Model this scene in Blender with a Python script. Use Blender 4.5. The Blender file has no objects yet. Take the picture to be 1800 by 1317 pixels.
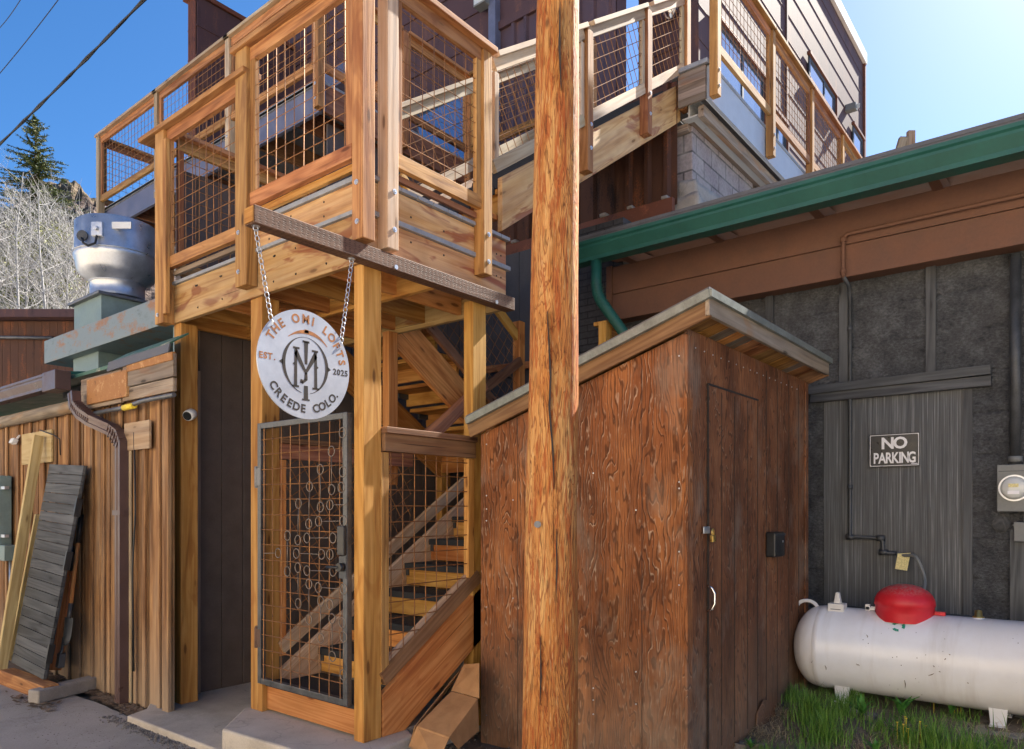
import bpy, math, random
from mathutils import Vector, Matrix, noise
random.seed(7)
R=math.radians
S=bpy.context.scene
# ---------------------------------------------------------------- camera, world, sun, exposure
EYE=1.4; TH=R(38.7); F=1273.0; CXP=900.0; HP=895.0
cd=bpy.data.cameras.new('camera'); cam=bpy.data.objects.new('camera',cd); S.collection.objects.link(cam); S.camera=cam
cd.sensor_width=36; cd.lens=F/1800*36; cd.shift_y=(HP-658.5)/1800; cd.clip_start=0.05; cd.clip_end=3000
cam.location=(0,0,EYE); cam.rotation_euler=(R(90),0,TH-R(90))
SUN_EL=R(42); SUN_AZ=R(97)       # azimuth clockwise from +Y
w=bpy.data.worlds.new('World'); S.world=w; w.use_nodes=True
nt=w.node_tree; nt.nodes.clear()
sky=nt.nodes.new('ShaderNodeTexSky'); sky.sky_type='NISHITA'; sky.sun_disc=False
sky.sun_elevation=SUN_EL; sky.sun_rotation=SUN_AZ; sky.altitude=2600; sky.air_density=1.0; sky.dust_density=3.5; sky.ozone_density=3.0
bg=nt.nodes.new('ShaderNodeBackground'); bg.inputs[1].default_value=0.06
hsv=nt.nodes.new('ShaderNodeHueSaturation'); hsv.inputs['Saturation'].default_value=1.25; nt.links.new(sky.outputs[0],hsv.inputs['Color'])
wo=nt.nodes.new('ShaderNodeOutputWorld'); nt.links.new(hsv.outputs[0],bg.inputs[0]); nt.links.new(bg.outputs[0],wo.inputs[0])
sd=Vector((math.sin(SUN_AZ)*math.cos(SUN_EL),math.cos(SUN_AZ)*math.cos(SUN_EL),math.sin(SUN_EL)))
sl=bpy.data.lights.new('sun','SUN'); sl.energy=4.7; sl.angle=R(0.5); sl.color=(1,.93,.82)
so=bpy.data.objects.new('sun',sl); S.collection.objects.link(so); so.rotation_euler=sd.to_track_quat('Z','Y').to_euler(); so.location=sd*50
S.view_settings.view_transform='Standard'; S.view_settings.look='None'; S.view_settings.gamma=1; S.view_settings.exposure=2.0
S.render.engine='CYCLES'
# ---------------------------------------------------------------- pixel -> place on a real plane
FW=Vector((math.cos(TH),math.sin(TH),0)); RT=Vector((math.sin(TH),-math.cos(TH),0)); UP=Vector((0,0,1))
def ray(u,v): return FW+RT*((u-CXP)/F)+UP*((HP-v)/F)
C0=Vector((0,0,EYE))
def PX(u,v,x): d=ray(u,v); return C0+d*(x/d.x)
def PY(u,v,y): d=ray(u,v); return C0+d*(y/d.y)
def PZ(u,v,z): d=ray(u,v); return C0+d*((z-EYE)/d.z)
def PT(u,v,t): return C0+ray(u,v)*t
# ---------------------------------------------------------------- mesh builder
class MB:
    def __init__(s): s.v=[];s.f=[];s.g=[];s.r=[];s.sm=[]
    def add(s,vs,fs,g=None,r=None,smooth=False):
        o=len(s.v); s.v+= [Vector(p) for p in vs]
        s.g+= [Vector(p) for p in (g if g else vs)]
        rr=random.random() if r is None else r
        s.r+=[rr]*len(vs)
        s.f+=[[i+o for i in f] for f in fs]; s.sm+=[smooth]*len(fs)
        return s
    def obox(s,c,sz,ax=None,r=None,tap=None):
        ax=ax or (Vector((1,0,0)),Vector((0,1,0)),Vector((0,0,1)))
        h=[k/2 for k in sz]; vs=[];g=[]
        order=sorted(range(3),key=lambda i:-sz[i])
        off=Vector((random.uniform(-50,50),random.uniform(-50,50),random.uniform(-50,50)))
        for i in (-1,1):
            for j in (-1,1):
                for k in (-1,1):
                    l=(i*h[0],j*h[1],k*h[2])
                    vs.append(Vector(c)+ax[0]*l[0]+ax[1]*l[1]+ax[2]*l[2])
                    g.append(Vector((l[order[0]],l[order[1]],l[order[2]]))+off)
        fs=[(0,1,3,2),(4,6,7,5),(0,4,5,1),(2,3,7,6),(0,2,6,4),(1,5,7,3)]
        return s.add(vs,fs,g,r)
    def box(s,a,b,r=None):
        a=Vector(a);b=Vector(b); lo=[min(a[i],b[i]) for i in range(3)]; hi=[max(a[i],b[i]) for i in range(3)]
        return s.obox([(lo[i]+hi[i])/2 for i in range(3)],[hi[i]-lo[i] for i in range(3)],None,r)
    def bar(s,p,q,wd,ht,up=(0,0,1),r=None):
        p=Vector(p);q=Vector(q);d=(q-p);L=d.length;e=d/L;upv=Vector(up)
        sd_=e.cross(upv)
        if sd_.length<1e-4: sd_=e.cross(Vector((1,0,0)))
        sd_.normalize(); u2=sd_.cross(e)
        return s.obox((p+q)/2,(L,wd,ht),(e,sd_,u2),r)
    def tube(s,pts,rad,n=8,smooth=True,cap=True,r=None):
        pts=[Vector(p) for p in pts]; rings=[]; vs=[];g=[];fs=[]
        L=0;off=Vector((random.uniform(-50,50),)*3)
        prev=None
        for i,p in enumerate(pts):
            if i==0: t=pts[1]-p
            elif i==len(pts)-1: t=p-pts[i-1]
            else: t=(pts[i+1]-p).normalized()+(p-pts[i-1]).normalized()
            t.normalize()
            if prev is None:
                a=t.cross(Vector((0,0,1)));
                if a.length<1e-3: a=t.cross(Vector((1,0,0)))
            else:
                a=prev-t*prev.dot(t)
            a.normalize();prev=a; b=t.cross(a)
            if i: L+=(p-pts[i-1]).length
            rr=rad[i] if isinstance(rad,(list,tuple)) else rad
            for k in range(n):
                an=2*math.pi*k/n
                vs.append(p+a*math.cos(an)*rr+b*math.sin(an)*rr); g.append(Vector((L,math.cos(an)*rr,math.sin(an)*rr))+off)
        for i in range(len(pts)-1):
            for k in range(n):
                k2=(k+1)%n; fs.append((i*n+k,i*n+k2,(i+1)*n+k2,(i+1)*n+k))
        s.add(vs,fs,g,r,smooth)
        if cap:
            for i in (0,len(pts)-1):
                ring=list(range(i*n,i*n+n)); base=len(s.v)-len(vs)
                s.f.append([base+q for q in (ring[::-1] if i==0 else ring)]); s.sm.append(False)
        return s
    def lathe(s,prof,c,axis='z',n=32,smooth=True,r=None):
        c=Vector(c);vs=[];fs=[];m=len(prof)
        for k in range(n):
            an=2*math.pi*k/n;ca,sa=math.cos(an),math.sin(an)
            for (rr,h) in prof:
                if axis=='z': vs.append(c+Vector((rr*ca,rr*sa,h)))
                elif axis=='y': vs.append(c+Vector((rr*ca,h,rr*sa)))
                else: vs.append(c+Vector((h,rr*ca,rr*sa)))
        for k in range(n):
            k2=(k+1)%n
            for j in range(m-1):
                q=(k*m+j,k2*m+j,k2*m+j+1,k*m+j+1)
                fs.append(q)
        return s.add(vs,fs,None,r,smooth)
    def prism(s,pts,d,r=None,g=None):
        # polygon points (3d) extruded by vector d
        n=len(pts);d=Vector(d);vs=[Vector(p) for p in pts]+[Vector(p)+d for p in pts]
        fs=[list(range(n))[::-1],[n+i for i in range(n)]]+[(i,(i+1)%n,n+(i+1)%n,n+i) for i in range(n)]
        if g=='long':
            e=(vs[1]-vs[0]).normalized(); nn=d.normalized(); up=nn.cross(e); off=Vector((random.uniform(-50,50),)*3)
            gg=[Vector((p.dot(e),p.dot(up),p.dot(nn)))+off for p in vs]
        else: gg=None
        return s.add(vs,fs,gg,r)
    def wires(s,o,eu,ev,poly,su,sv,rad,offu=0,offv=0,ang=0,n=4,fams=(0,1),ra=None):
        # poly: convex list of (a,b) in plane o+eu*a+ev*b ; grid rotated by ang
        o=Vector(o);eu=Vector(eu);ev=Vector(ev);ca,sa=math.cos(ang),math.sin(ang)
        nn=eu.cross(ev).normalized()
        for fam in fams:
            d=(ca,sa) if fam==0 else (-sa,ca); nrm=(-d[1],d[0]); sp=sv if fam==0 else su
            ds=[p[0]*nrm[0]+p[1]*nrm[1] for p in poly]
            k=math.ceil(min(ds)/sp-1)
            while k*sp<max(ds)+sp:
                c=k*sp+(offv if fam==0 else offu); k+=1
                ts=[]
                for i in range(len(poly)):
                    p,q=poly[i],poly[(i+1)%len(poly)]
                    a=p[0]*nrm[0]+p[1]*nrm[1]-c;b=q[0]*nrm[0]+q[1]*nrm[1]-c
                    if (a<0)!=(b<0):
                        t=a/(a-b); x=p[0]+(q[0]-p[0])*t;y=p[1]+(q[1]-p[1])*t; ts.append(x*d[0]+y*d[1])
                if len(ts)==2:
                    t0,t1=min(ts),max(ts)
                    if t1-t0<.02: continue
                    A=[d[0]*t0+nrm[0]*c,d[1]*t0+nrm[1]*c];B=[d[0]*t1+nrm[0]*c,d[1]*t1+nrm[1]*c]
                    sh=nn*(rad if fam==0 else -rad)
                    # slight waviness of welded wire: subdivide
                    m=max(1,int((t1-t0)/.45)); P=[]
                    for i in range(m+1):
                        f=i/m; jj=nn*random.uniform(-.003,.003)+(eu*random.uniform(-.0025,.0025)+ev*random.uniform(-.0025,.0025) if 0<i<m else Vector())
                        P.append(o+eu*(A[0]+(B[0]-A[0])*f)+ev*(A[1]+(B[1]-A[1])*f)+sh+jj)
                    s.tube(P,rad,n,False,False)
        return s
    def build(s,name,mat,parent=None,bevel=0,**tags):
        me=bpy.data.meshes.new(name)
        if parent is not None:
            org=Vector(parent.get('_w',(0,0,0)))
        else:
            lo=Vector((min(p.x for p in s.v),min(p.y for p in s.v),min(p.z for p in s.v)));hi=Vector((max(p.x for p in s.v),max(p.y for p in s.v),0))
            org=Vector(((lo.x+hi.x)/2,(lo.y+hi.y)/2,lo.z))
        me.from_pydata([p-org for p in s.v],[],s.f); 
        me.polygons.foreach_set('use_smooth',s.sm)
        a=me.attributes.new('gc','FLOAT_VECTOR','POINT'); a.data.foreach_set('vector',[c for p in s.g for c in p])
        b=me.attributes.new('rnd','FLOAT','POINT'); b.data.foreach_set('value',s.r)
        import bmesh
        bmx=bmesh.new(); bmx.from_mesh(me); bmesh.ops.recalc_face_normals(bmx,faces=bmx.faces); bmx.to_mesh(me); bmx.free()
        ob=bpy.data.objects.new(name,me); S.collection.objects.link(ob)
        ob['_w']=tuple(org)
        if parent is not None: ob.parent=parent
        else: ob.location=org
        if mat: me.materials.append(mat)
        if bevel:
            mo=ob.modifiers.new('bevel','BEVEL'); mo.width=bevel; mo.segments=2; mo.limit_method='ANGLE'; mo.angle_limit=R(50)
        for k,v in tags.items(): ob[k]=v
        return ob
# children of a part must not be offset twice: a part sits at its parent's origin
def thing(name,label,cat,loc,group=None):
    o=bpy.data.objects.new(name,None); S.collection.objects.link(o); o.location=loc; o.empty_display_size=.2
    o['_w']=tuple(loc); o['label']=label; o['category']=cat
    if group: o['group']=group
    return o
def lab(o,label,cat,group=None):
    o['label']=label;o['category']=cat
    if group:o['group']=group
    return o
# ---------------------------------------------------------------- materials
MT={}
class NB:
    def __init__(s,name,rough=.7,metal=0,spec=.5):
        m=bpy.data.materials.new(name); m.use_nodes=True; s.m=m; s.nt=m.node_tree; s.b=s.nt.nodes['Principled BSDF']
        s.b.inputs['Roughness'].default_value=rough; s.b.inputs['Metallic'].default_value=metal; s.b.inputs['Specular IOR Level'].default_value=spec
        MT[name]=m
    def n(s,t,**k):
        x=s.nt.nodes.new(t)
        for a,b in k.items(): setattr(x,a,b)
        return x
    def l(s,a,b): s.nt.links.new(a,b)
    def gc(s,sc=(1,1,1)):
        a=s.n('ShaderNodeAttribute',attribute_name='gc'); return s.mapp(a.outputs['Vector'],sc)
    def mapp(s,v,sc):
        m=s.n('ShaderNodeMapping'); m.inputs['Scale'].default_value=sc; s.l(v,m.inputs[0]); return m.outputs[0]
    def rnd(s): return s.n('ShaderNodeAttribute',attribute_name='rnd').outputs['Fac']
    def pos(s,sc=(1,1,1)): return s.mapp(s.n('ShaderNodeNewGeometry').outputs['Position'],sc)
    def noise(s,vec,scale=1,detail=4,rough=.55,dist=0):
        x=s.n('ShaderNodeTexNoise'); x.inputs['Scale'].default_value=scale;x.inputs['Detail'].default_value=detail;x.inputs['Roughness'].default_value=rough;x.inputs['Distortion'].default_value=dist
        s.l(vec,x.inputs['Vector']); return x.outputs['Fac']
    def ramp(s,f,*st,interp='LINEAR'):
        x=s.n('ShaderNodeValToRGB'); x.color_ramp.interpolation=interp; e=x.color_ramp.elements
        while len(e)>1: e.remove(e[-1])
        for i,(p,c) in enumerate(st):
            q=e[0] if i==0 else e.new(p); q.position=p
            if not isinstance(c,(tuple,list)): c=(c,c,c)
            q.color=(*c[:3],1)
        s.l(f,x.inputs[0]); return x.outputs[0]
    def mix(s,f,a,b,mode='MIX'):
        x=s.n('ShaderNodeMix',data_type='RGBA',blend_type=mode)
        for v,i in ((f,0),(a,6),(b,7)):
            if isinstance(v,(int,float)): x.inputs[i].default_value=v
            elif isinstance(v,(tuple,list)): x.inputs[i].default_value=(*v[:3],1)
            else: s.l(v,x.inputs[i])
        return x.outputs[2]
    def math(s,op,a,b=0.0,c=0.0):
        x=s.n('ShaderNodeMath',operation=op)
        for i,v in enumerate((a,b,c)):
            if isinstance(v,(int,float)): x.inputs[i].default_value=v
            else: s.l(v,x.inputs[i])
        return x.outputs[0]
    def sep(s,v):
        x=s.n('ShaderNodeSeparateXYZ'); s.l(v,x.inputs[0]); return x.outputs
    def comb(s,a,b,c):
        x=s.n('ShaderNodeCombineXYZ')
        for i,v in enumerate((a,b,c)):
            if isinstance(v,(int,float)): x.inputs[i].default_value=v
            else: s.l(v,x.inputs[i])
        return x.outputs[0]
    def bump(s,h,st=.3,d=.01):
        x=s.n('ShaderNodeBump'); x.inputs['Strength'].default_value=st;x.inputs['Distance'].default_value=d
        s.l(h,x.inputs['Height']); s.l(x.outputs[0],s.b.inputs['Normal']); return x
    def col(s,c):
        if isinstance(c,(tuple,list)): s.b.inputs['Base Color'].default_value=(*c[:3],1)
        else: s.l(c,s.b.inputs['Base Color'])
        return s
    def rough(s,f): s.l(f,s.b.inputs['Roughness']); return s
def plain(name,c,rough=.6,metal=0,var=.12,bs=.05,sc=6,spec=.5):
    b=NB(name,rough,metal,spec); p=b.pos(); f=b.noise(p,sc,5,.6)
    f2=b.noise(p,sc*9,3,.6)
    k=b.math('ADD',b.math('MULTIPLY',f,1.0),b.math('MULTIPLY',f2,.35))
    c1=tuple(max(0,x*(1-var*2)) for x in c); c2=tuple(min(1,x*(1+var*2)) for x in c)
    b.col(b.ramp(k,(.35,c1),(.95,c2))); b.rough(b.ramp(f,(.3,max(0,rough-.12)),(.7,min(1,rough+.12))))
    if bs: b.bump(f2,bs,.004)
    return b.m
def wood(name,light,mid,dark,stain=None,stainamt=.5,gray=0,gs=1.0,rough=.72,knots=True,grayc=(.33,.29,.25),var=.55):
    b=NB(name,rough,0,.3)
    g=b.gc((1*gs,1*gs,1*gs)); rn=b.rnd()
    v1=b.mapp(g,(.55,9,9)); n1=b.noise(v1,1.0,4,.6,.6)
    # growth-ring bands : contour lines of a stretched noise
    v2=b.mapp(g,(.35,5,5)); n2=b.noise(v2,1.0,2,.5,.25)
    rings=b.math('SINE',b.math('MULTIPLY',n2,75.0)); 
    v3=b.mapp(g,(4,150,150)); n3=b.noise(v3,1.0,3,.6)
    k=b.math('ADD',b.math('MULTIPLY',n1,.75),b.math('ADD',b.math('MULTIPLY',rings,.085),b.math('MULTIPLY',n3,.32)))
    c=b.ramp(k,(.28,dark),(.48,mid),(.72,light))
    if stain:
        vs=b.mapp(g,(1.6,6,6)); ns=b.noise(vs,1.0,3,.55,1.2)
        c=b.mix(b.math('MULTIPLY',b.ramp(ns,(.56,0.0),(.64,1.0)),stainamt),c,stain)
    if gray:
        ng=b.noise(b.mapp(g,(.8,12,12)),1.0,4,.6)
        c=b.mix(b.math('MULTIPLY',b.ramp(ng,(.35,0.0),(.65,1.0)),gray),c,grayc)
    if knots:
        vk=b.n('ShaderNodeTexVoronoi'); b.l(b.mapp(g,(2.2,8,8)),vk.inputs['Vector']); vk.inputs['Scale'].default_value=1.0
        c=b.mix(b.math('MULTIPLY',b.ramp(vk.outputs['Distance'],(.07,1.0),(.12,0.0)),.85),c,tuple(x*.35 for x in dark)); c=b.mix(b.math('MULTIPLY',b.ramp(vk.outputs['Distance'],(.12,.55),(.3,0.0)),.5),c,dark)
        ckk=b.noise(b.mapp(g,(.9,70,70)),1.0,2,.5); c=b.mix(b.ramp(ckk,(.25,.8),(.29,0.0)),c,tuple(x*.2 for x in dark))
    # each board its own tone
    hs=b.n('ShaderNodeHueSaturation'); b.l(c,hs.inputs['Color'])
    b.l(b.math('ADD',b.math('MULTIPLY',rn,var),1-var/2),hs.inputs['Value'])
    b.l(b.math('ADD',b.math('MULTIPLY',b.math('FRACT',b.math('MULTIPLY',rn,7.3)),.03),.485),hs.inputs['Hue'])
    # surface dirt patches in world space
    d=b.noise(b.pos(),2.3,4,.6)
    c2=b.mix(b.math('MULTIPLY',b.ramp(d,(.5,0.0),(.72,1.0)),.3),hs.outputs[0],tuple(x*.5 for x in mid))
    b.col(c2); b.bump(b.math('ADD',n3,b.math('MULTIPLY',rings,.15)),.35,.003)
    return b.m
wood('fresh_cedar',(.64,.33,.10),(.50,.225,.055),(.28,.10,.024),(.36,.12,.025),.5)
wood('red_cedar',(.52,.26,.095),(.35,.148,.046),(.15,.052,.017),(.2,.06,.018),.55,gray=.15,grayc=(.42,.29,.18))
wood('pale_fascia',(.62,.40,.17),(.50,.28,.10),(.31,.15,.048),(.27,.075,.018),.9,gray=.2,grayc=(.5,.44,.36))
wood('weathered_pine',(.56,.42,.27),(.42,.28,.16),(.22,.13,.07),None,0,gray=.45,grayc=(.42,.37,.31))
wood('old_gray_board',(.34,.27,.2),(.22,.16,.11),(.09,.06,.04),(.3,.12,.03),.5,gray=.5,grayc=(.25,.22,.2))
wood('brown_rail',(.36,.18,.09),(.24,.105,.05),(.11,.04,.02),None,0,gray=.2,grayc=(.3,.22,.17))
wood('raw_lumber',(.74,.58,.3),(.62,.45,.2),(.42,.26,.1),None,0)
wood('charcoal_board',(.10,.105,.11),(.055,.058,.062),(.02,.02,.022),None,0,gray=.2,grayc=(.14,.145,.15),knots=True)
wood('tool_handle',(.45,.2,.09),(.33,.13,.05),(.2,.07,.03),None,0)
plain('galvanized',(.52,.55,.6),.38,.75,.12,.05,8)
plain('dull_steel',(.16,.165,.175),.5,.6,.2,.05,9)
plain('gate_steel',(.085,.088,.092),.42,.5,.3,.05,9)
plain('dark_steel',(.06,.065,.072),.5,.3,.25,.05,9)
plain('brown_paint',(.145,.068,.042),.75,0,.12,.25,5)
plain('brown_trim_metal',(.10,.06,.055),.38,.1,.1,.03,5)
plain('green_paint',(.014,.095,.075),.5,0,.12,.03,4)
plain('gray_roof_edge',(.11,.11,.12),.6,0,.15,.05,6)
plain('gray_paint',(.17,.18,.18),.5,0,.1,.05,8)
plain('dark_siding_paint',(.10,.078,.07),.65,0,.15,.2,7)
plain('deep_gray_siding',(.075,.075,.083),.65,0,.15,.1,7)
plain('black_rubber',(.018,.02,.024),.75,0,.3,.5,60)
plain('black_plastic',(.015,.016,.018),.4,0,.3,.03,10)
plain('white_plastic',(.75,.75,.73),.4,0,.04,0,10)
plain('gray_deck_cap',(.27,.28,.3),.6,0,.15,.1,8)
plain('pale_blue_panel',(.42,.47,.55),.6,0,.06,.05,8)
plain('steel_blue_beam',(.12,.13,.2),.5,0,.15,.05,6)
plain('cream_plaster',(.72,.6,.44),.85,0,.06,.1,3)
plain('ring_steel',(.2,.165,.135),.45,.5,.2,.03,20)
plain('brass',(.55,.38,.12),.35,.9,.1,.02,30)
plain('chrome',(.7,.7,.7),.2,1,.05,0,30)
plain('white_trim',(.75,.72,.7),.5,0,.08,.05,6)
plain('yellow_tag',(.7,.62,.3),.6,0,.2,.05,90)
plain('sign_black',(.03,.032,.035),.35,0,.2,.03,20)
plain('white_letter',(.82,.82,.84),.5,0,.05,0,20)
plain('cutout_dark',(.03,.022,.018),.8,0,.4,0,20)
plain('cutout_rust',(.33,.13,.04),.8,0,.4,0,20)
plain('green_mark',(.02,.3,.2),.6,0,.1,0,20)
plain('twig_bark',(.29,.28,.27),.8,0,.25,.1,5)
plain('spruce_bark',(.12,.08,.05),.9,0,.25,.1,5)
plain('duct_paint',(.17,.24,.24),.5,0,.12,.05,5)
plain('straw',(.5,.38,.2),.8,0,.3,.1,40)
plain('yellow_petal',(.8,.6,.05),.6,0,.1,0,40)
plain('cable_rubber',(.02,.02,.022),.6,0,.2,0,10)
plain('debris_brown',(.17,.12,.08),.9,0,.5,.3,60)
def rusty(name,base,rust,dark,sc=(1,1,1),rough=.6,metal=.3,amt=.5,fine=60):
    b=NB(name,rough,metal); p=b.pos(sc); n=b.noise(p,1.5,6,.65); n2=b.noise(b.pos(),fine,3,.6)
    c=b.ramp(b.math('ADD',b.math('MULTIPLY',n,.8),b.math('MULTIPLY',n2,.25)),(.36,dark),(.46,base),(.52+.12*(1-amt),base),(.62+.12*(1-amt),rust))
    b.col(c); b.bump(n2,.2,.003); return b.m
rusty('rusty_wire',(.28,.13,.05),(.42,.2,.06),(.13,.07,.04),(6,6,6),.55,.4,.8)
rusty('rusted_steel_panel',(.085,.042,.045),(.17,.075,.05),(.045,.024,.03),(3,3,.8),.75,.1,.6)
rusty('rust_corrugated',(.085,.035,.02),(.22,.07,.025),(.025,.012,.01),(3,3,.7),.7,.2,.6)
rusty('purple_corrugated',(.12,.07,.075),(.2,.09,.06),(.05,.03,.03),(3,3,.5),.5,.3,.5)
rusty('rust_flashing',(.17,.06,.035),(.3,.1,.05),(.08,.03,.025),(2,2,2),.6,.2,.5)
rusty('scraped_duct_paint',(.2,.25,.27),(.3,.15,.07),(.13,.17,.18),(2.2,2.2,4),.55,.1,.75)
rusty('chipped_white_steel',(.5,.5,.48),(.28,.15,.07),(.42,.44,.42),(2,2,6),.6,.1,.4)
rusty('torn_green_membrane',(.05,.13,.09),(.45,.4,.28),(.03,.09,.06),(3,3,6),.6,0,.55)
rusty('brown_hinge',(.12,.07,.05),(.2,.1,.05),(.05,.03,.03),(6,6,6),.6,.4,.5)
rusty('osb',(.36,.16,.05),(.52,.3,.13),(.16,.07,.025),(7,7,7),.75,0,.6,70)
# incised treated beam
b=NB('treated_beam',.7,0,.3); g=b.gc(); n=b.noise(b.mapp(g,(2,60,60)),1,4,.6); br=b.n('ShaderNodeTexBrick'); 
b.l(b.mapp(g,(1,1,1)),br.inputs['Vector'])
for k_,v_ in (('Scale',1),('Mortar Size',.0035),('Brick Width',.03),('Row Height',.009),('Mortar Smooth',.1)): br.inputs[k_].default_value=v_
br.inputs['Color1'].default_value=(1,1,1,1);br.inputs['Color2'].default_value=(1,1,1,1);br.inputs['Mortar'].default_value=(0,0,0,1)
vo=b.n('ShaderNodeTexVoronoi',feature='F1'); b.l(b.mapp(g,(28,85,85)),vo.inputs['Vector']); vo.inputs['Scale'].default_value=1; vo.inputs['Randomness'].default_value=.35
slit=b.ramp(vo.outputs['Distance'],(.18,0.0),(.3,1.0))
c=b.ramp(n,(.3,(.08,.04,.025)),(.7,(.2,.11,.07))); c=b.mix(1.0,c,b.mix(slit,(.45,.4,.4),(1,1,1)),'MULTIPLY'); b.col(c); b.bump(b.math('ADD',b.math('MULTIPLY',slit,.6),n),.4,.004)
# weathered plywood of the shed
def plyw(name,c_dark,c_mid,c_hi,c_pale,seed,gray_low=.0):
    b=NB(name,.75,0,.25); p=b.pos((1,1,1)); x,y,z=b.sep(p)
    hx=b.math('ADD',x,y) # across
    sheet=b.math('FLOOR',b.math('DIVIDE',hx,.305))
    off=b.math('ADD',b.math('MULTIPLY',sheet,3.7),seed)
    n=b.noise(b.comb(b.math('MULTIPLY',hx,5.2),b.math('MULTIPLY',z,1.25),off),1.0,3,.45,.2)
    nb_=b.noise(b.comb(b.math('MULTIPLY',hx,24.0),b.math('MULTIPLY',z,6.0),off),1.0,2,.5)
    con=b.math('ADD',b.math('MULTIPLY',hx,205.0),b.math('ADD',b.math('MULTIPLY',n,92.0),b.math('MULTIPLY',nb_,10.0))); lines=b.math('SINE',con)
    n2=b.noise(b.comb(b.math('MULTIPLY',hx,3.0),b.math('MULTIPLY',z,1.1),0.0),1.0,5,.6)
    fine=b.noise(b.comb(b.math('MULTIPLY',hx,160.0),b.math('MULTIPLY',z,5.0),0.0),1.0,3,.6)
    base=b.ramp(b.math('ADD',b.math('MULTIPLY',n2,.9),b.math('MULTIPLY',fine,.2)),(.36,c_dark),(.55,c_mid),(.72,c_hi))
    pale=b.ramp(lines,(.80,0.0),(.99,1.0)); ridge_shade=b.ramp(b.math('SINE',b.math('ADD',con,-1.1)),(.45,0.0),(.95,1.0))
    pm=b.ramp(b.noise(b.comb(b.math('MULTIPLY',hx,3.5),b.math('MULTIPLY',z,1.6),7.0),1.0,4,.6),(.36,0.0),(.6,1.0))
    brk=b.ramp(b.noise(b.comb(b.math('MULTIPLY',hx,22.0),b.math('MULTIPLY',z,9.0),2.0),1.0,3,.6),(.42,.12),(.62,1.0))
    c=b.mix(b.math('MULTIPLY',b.math('MULTIPLY',b.math('MULTIPLY',pale,pm),brk),.8),base,c_pale)
    c=b.mix(b.math('MULTIPLY',ridge_shade,.62),c,tuple(q*.45 for q in c_dark))  # shadow beside each raised grain line, painted into the colour
    sp=b.ramp(b.noise(b.comb(b.math('MULTIPLY',hx,60.0),b.math('MULTIPLY',z,14.0),5.0),1.0,2,.6),(.63,0.0),(.72,1.0))
    c=b.mix(b.math('MULTIPLY',sp,.35),c,c_pale)
    fm=b.ramp(fine,(.25,.62),(.7,1.12)); c=b.mix(1.0,c,fm,'MULTIPLY')
    if gray_low:
        zz=b.math('ADD',z,b.math('MULTIPLY',n2,.5)); lo=b.ramp(zz,(.3,1.0),(.95,0.0)); c=b.mix(b.math('MULTIPLY',lo,gray_low),c,(.26,.2,.145)); bl=b.ramp(b.noise(b.comb(b.math('MULTIPLY',hx,2.2),b.math('MULTIPLY',z,.9),11.0),1.0,5,.65),(.52,0.0),(.66,1.0)); c=b.mix(b.math('MULTIPLY',bl,.55),c,tuple(q*.6 for q in c_dark)); gl=b.ramp(b.noise(b.comb(b.math('MULTIPLY',hx,2.6),b.math('MULTIPLY',z,1.3),31.0),1.0,5,.65),(.53,0.0),(.66,1.0)); c=b.mix(b.math('MULTIPLY',gl,.4),c,(.3,.23,.17))
    b.col(c); b.bump(b.math('ADD',b.math('MULTIPLY',lines,.35),fine),.45,.004); return b.m
plyw('weathered_plywood',(.10,.034,.013),(.27,.092,.03),(.46,.18,.06),(.62,.46,.32),1.0,.45)
plyw('weathered_plywood_door',(.09,.033,.016),(.21,.08,.034),(.34,.14,.06),(.44,.29,.18),9.0,.35)
# barn siding
b=NB('barn_siding',.8,0,.25); g=b.gc(); rn=b.rnd(); p=b.pos(); z=b.sep(p)[2]
n=b.noise(b.mapp(g,(1.1,16,16)),1,5,.65,.5); f=b.noise(b.mapp(g,(4,170,170)),1,3,.6)
c=b.ramp(b.math('ADD',b.math('MULTIPLY',n,.85),b.math('MULTIPLY',f,.2)),(.33,(.05,.026,.014)),(.5,(.2,.098,.042)),(.7,(.44,.25,.11)))
n4=b.noise(b.mapp(g,(.7,7,7)),1,4,.6); c=b.mix(b.math('MULTIPLY',b.ramp(n4,(.5,0.0),(.66,1.0)),.4),c,(.28,.22,.16))
zz=b.math('ADD',z,b.math('MULTIPLY',n4,.9)); c=b.mix(b.math('MULTIPLY',b.ramp(zz,(.3,1.0),(1.6,0.0)),.7),c,(.34,.26,.18))
hs=b.n('ShaderNodeHueSaturation'); b.l(c,hs.inputs['Color']); b.l(b.math('ADD',b.math('MULTIPLY',rn,.5),.78),hs.inputs['Value'])
b.col(hs.outputs[0]); b.bump(f,.4,.004)
# utility pole bark-stripped timber
b=NB('pole_timber',.75,0,.3); g=b.gc(); gx,gy,gz=b.sep(g)
n=b.noise(b.mapp(g,(1.6,13,13)),1,3,.55,1.2); lines=b.math('SINE',b.math('MULTIPLY',n,60.0)); f=b.noise(b.mapp(g,(9,150,150)),1,3,.65)
n2=b.noise(b.mapp(g,(1.2,8,8)),1,4,.6,.6); d1=b.noise(b.mapp(g,(11,75,75)),1,2,.55,.4)
c=b.ramp(b.math('ADD',b.math('MULTIPLY',n2,.75),b.math('MULTIPLY',f,.3)),(.36,(.32,.095,.025)),(.5,(.5,.2,.05)),(.68,(.64,.36,.13)))
c=b.mix(b.math('MULTIPLY',b.ramp(lines,(.70,0.0),(.97,1.0)),.7),c,(.2,.045,.012))
red=b.ramp(b.noise(b.mapp(g,(2.6,22,22)),1,4,.65,1.4),(.52,0.0),(.58,1.0)); c=b.mix(b.math('MULTIPLY',red,.7),c,(.36,.075,.015))
dash=b.ramp(d1,(.30,1.0),(.40,0.0)); c=b.mix(b.math('MULTIPLY',dash,.55),c,(.12,.045,.015))
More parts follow.
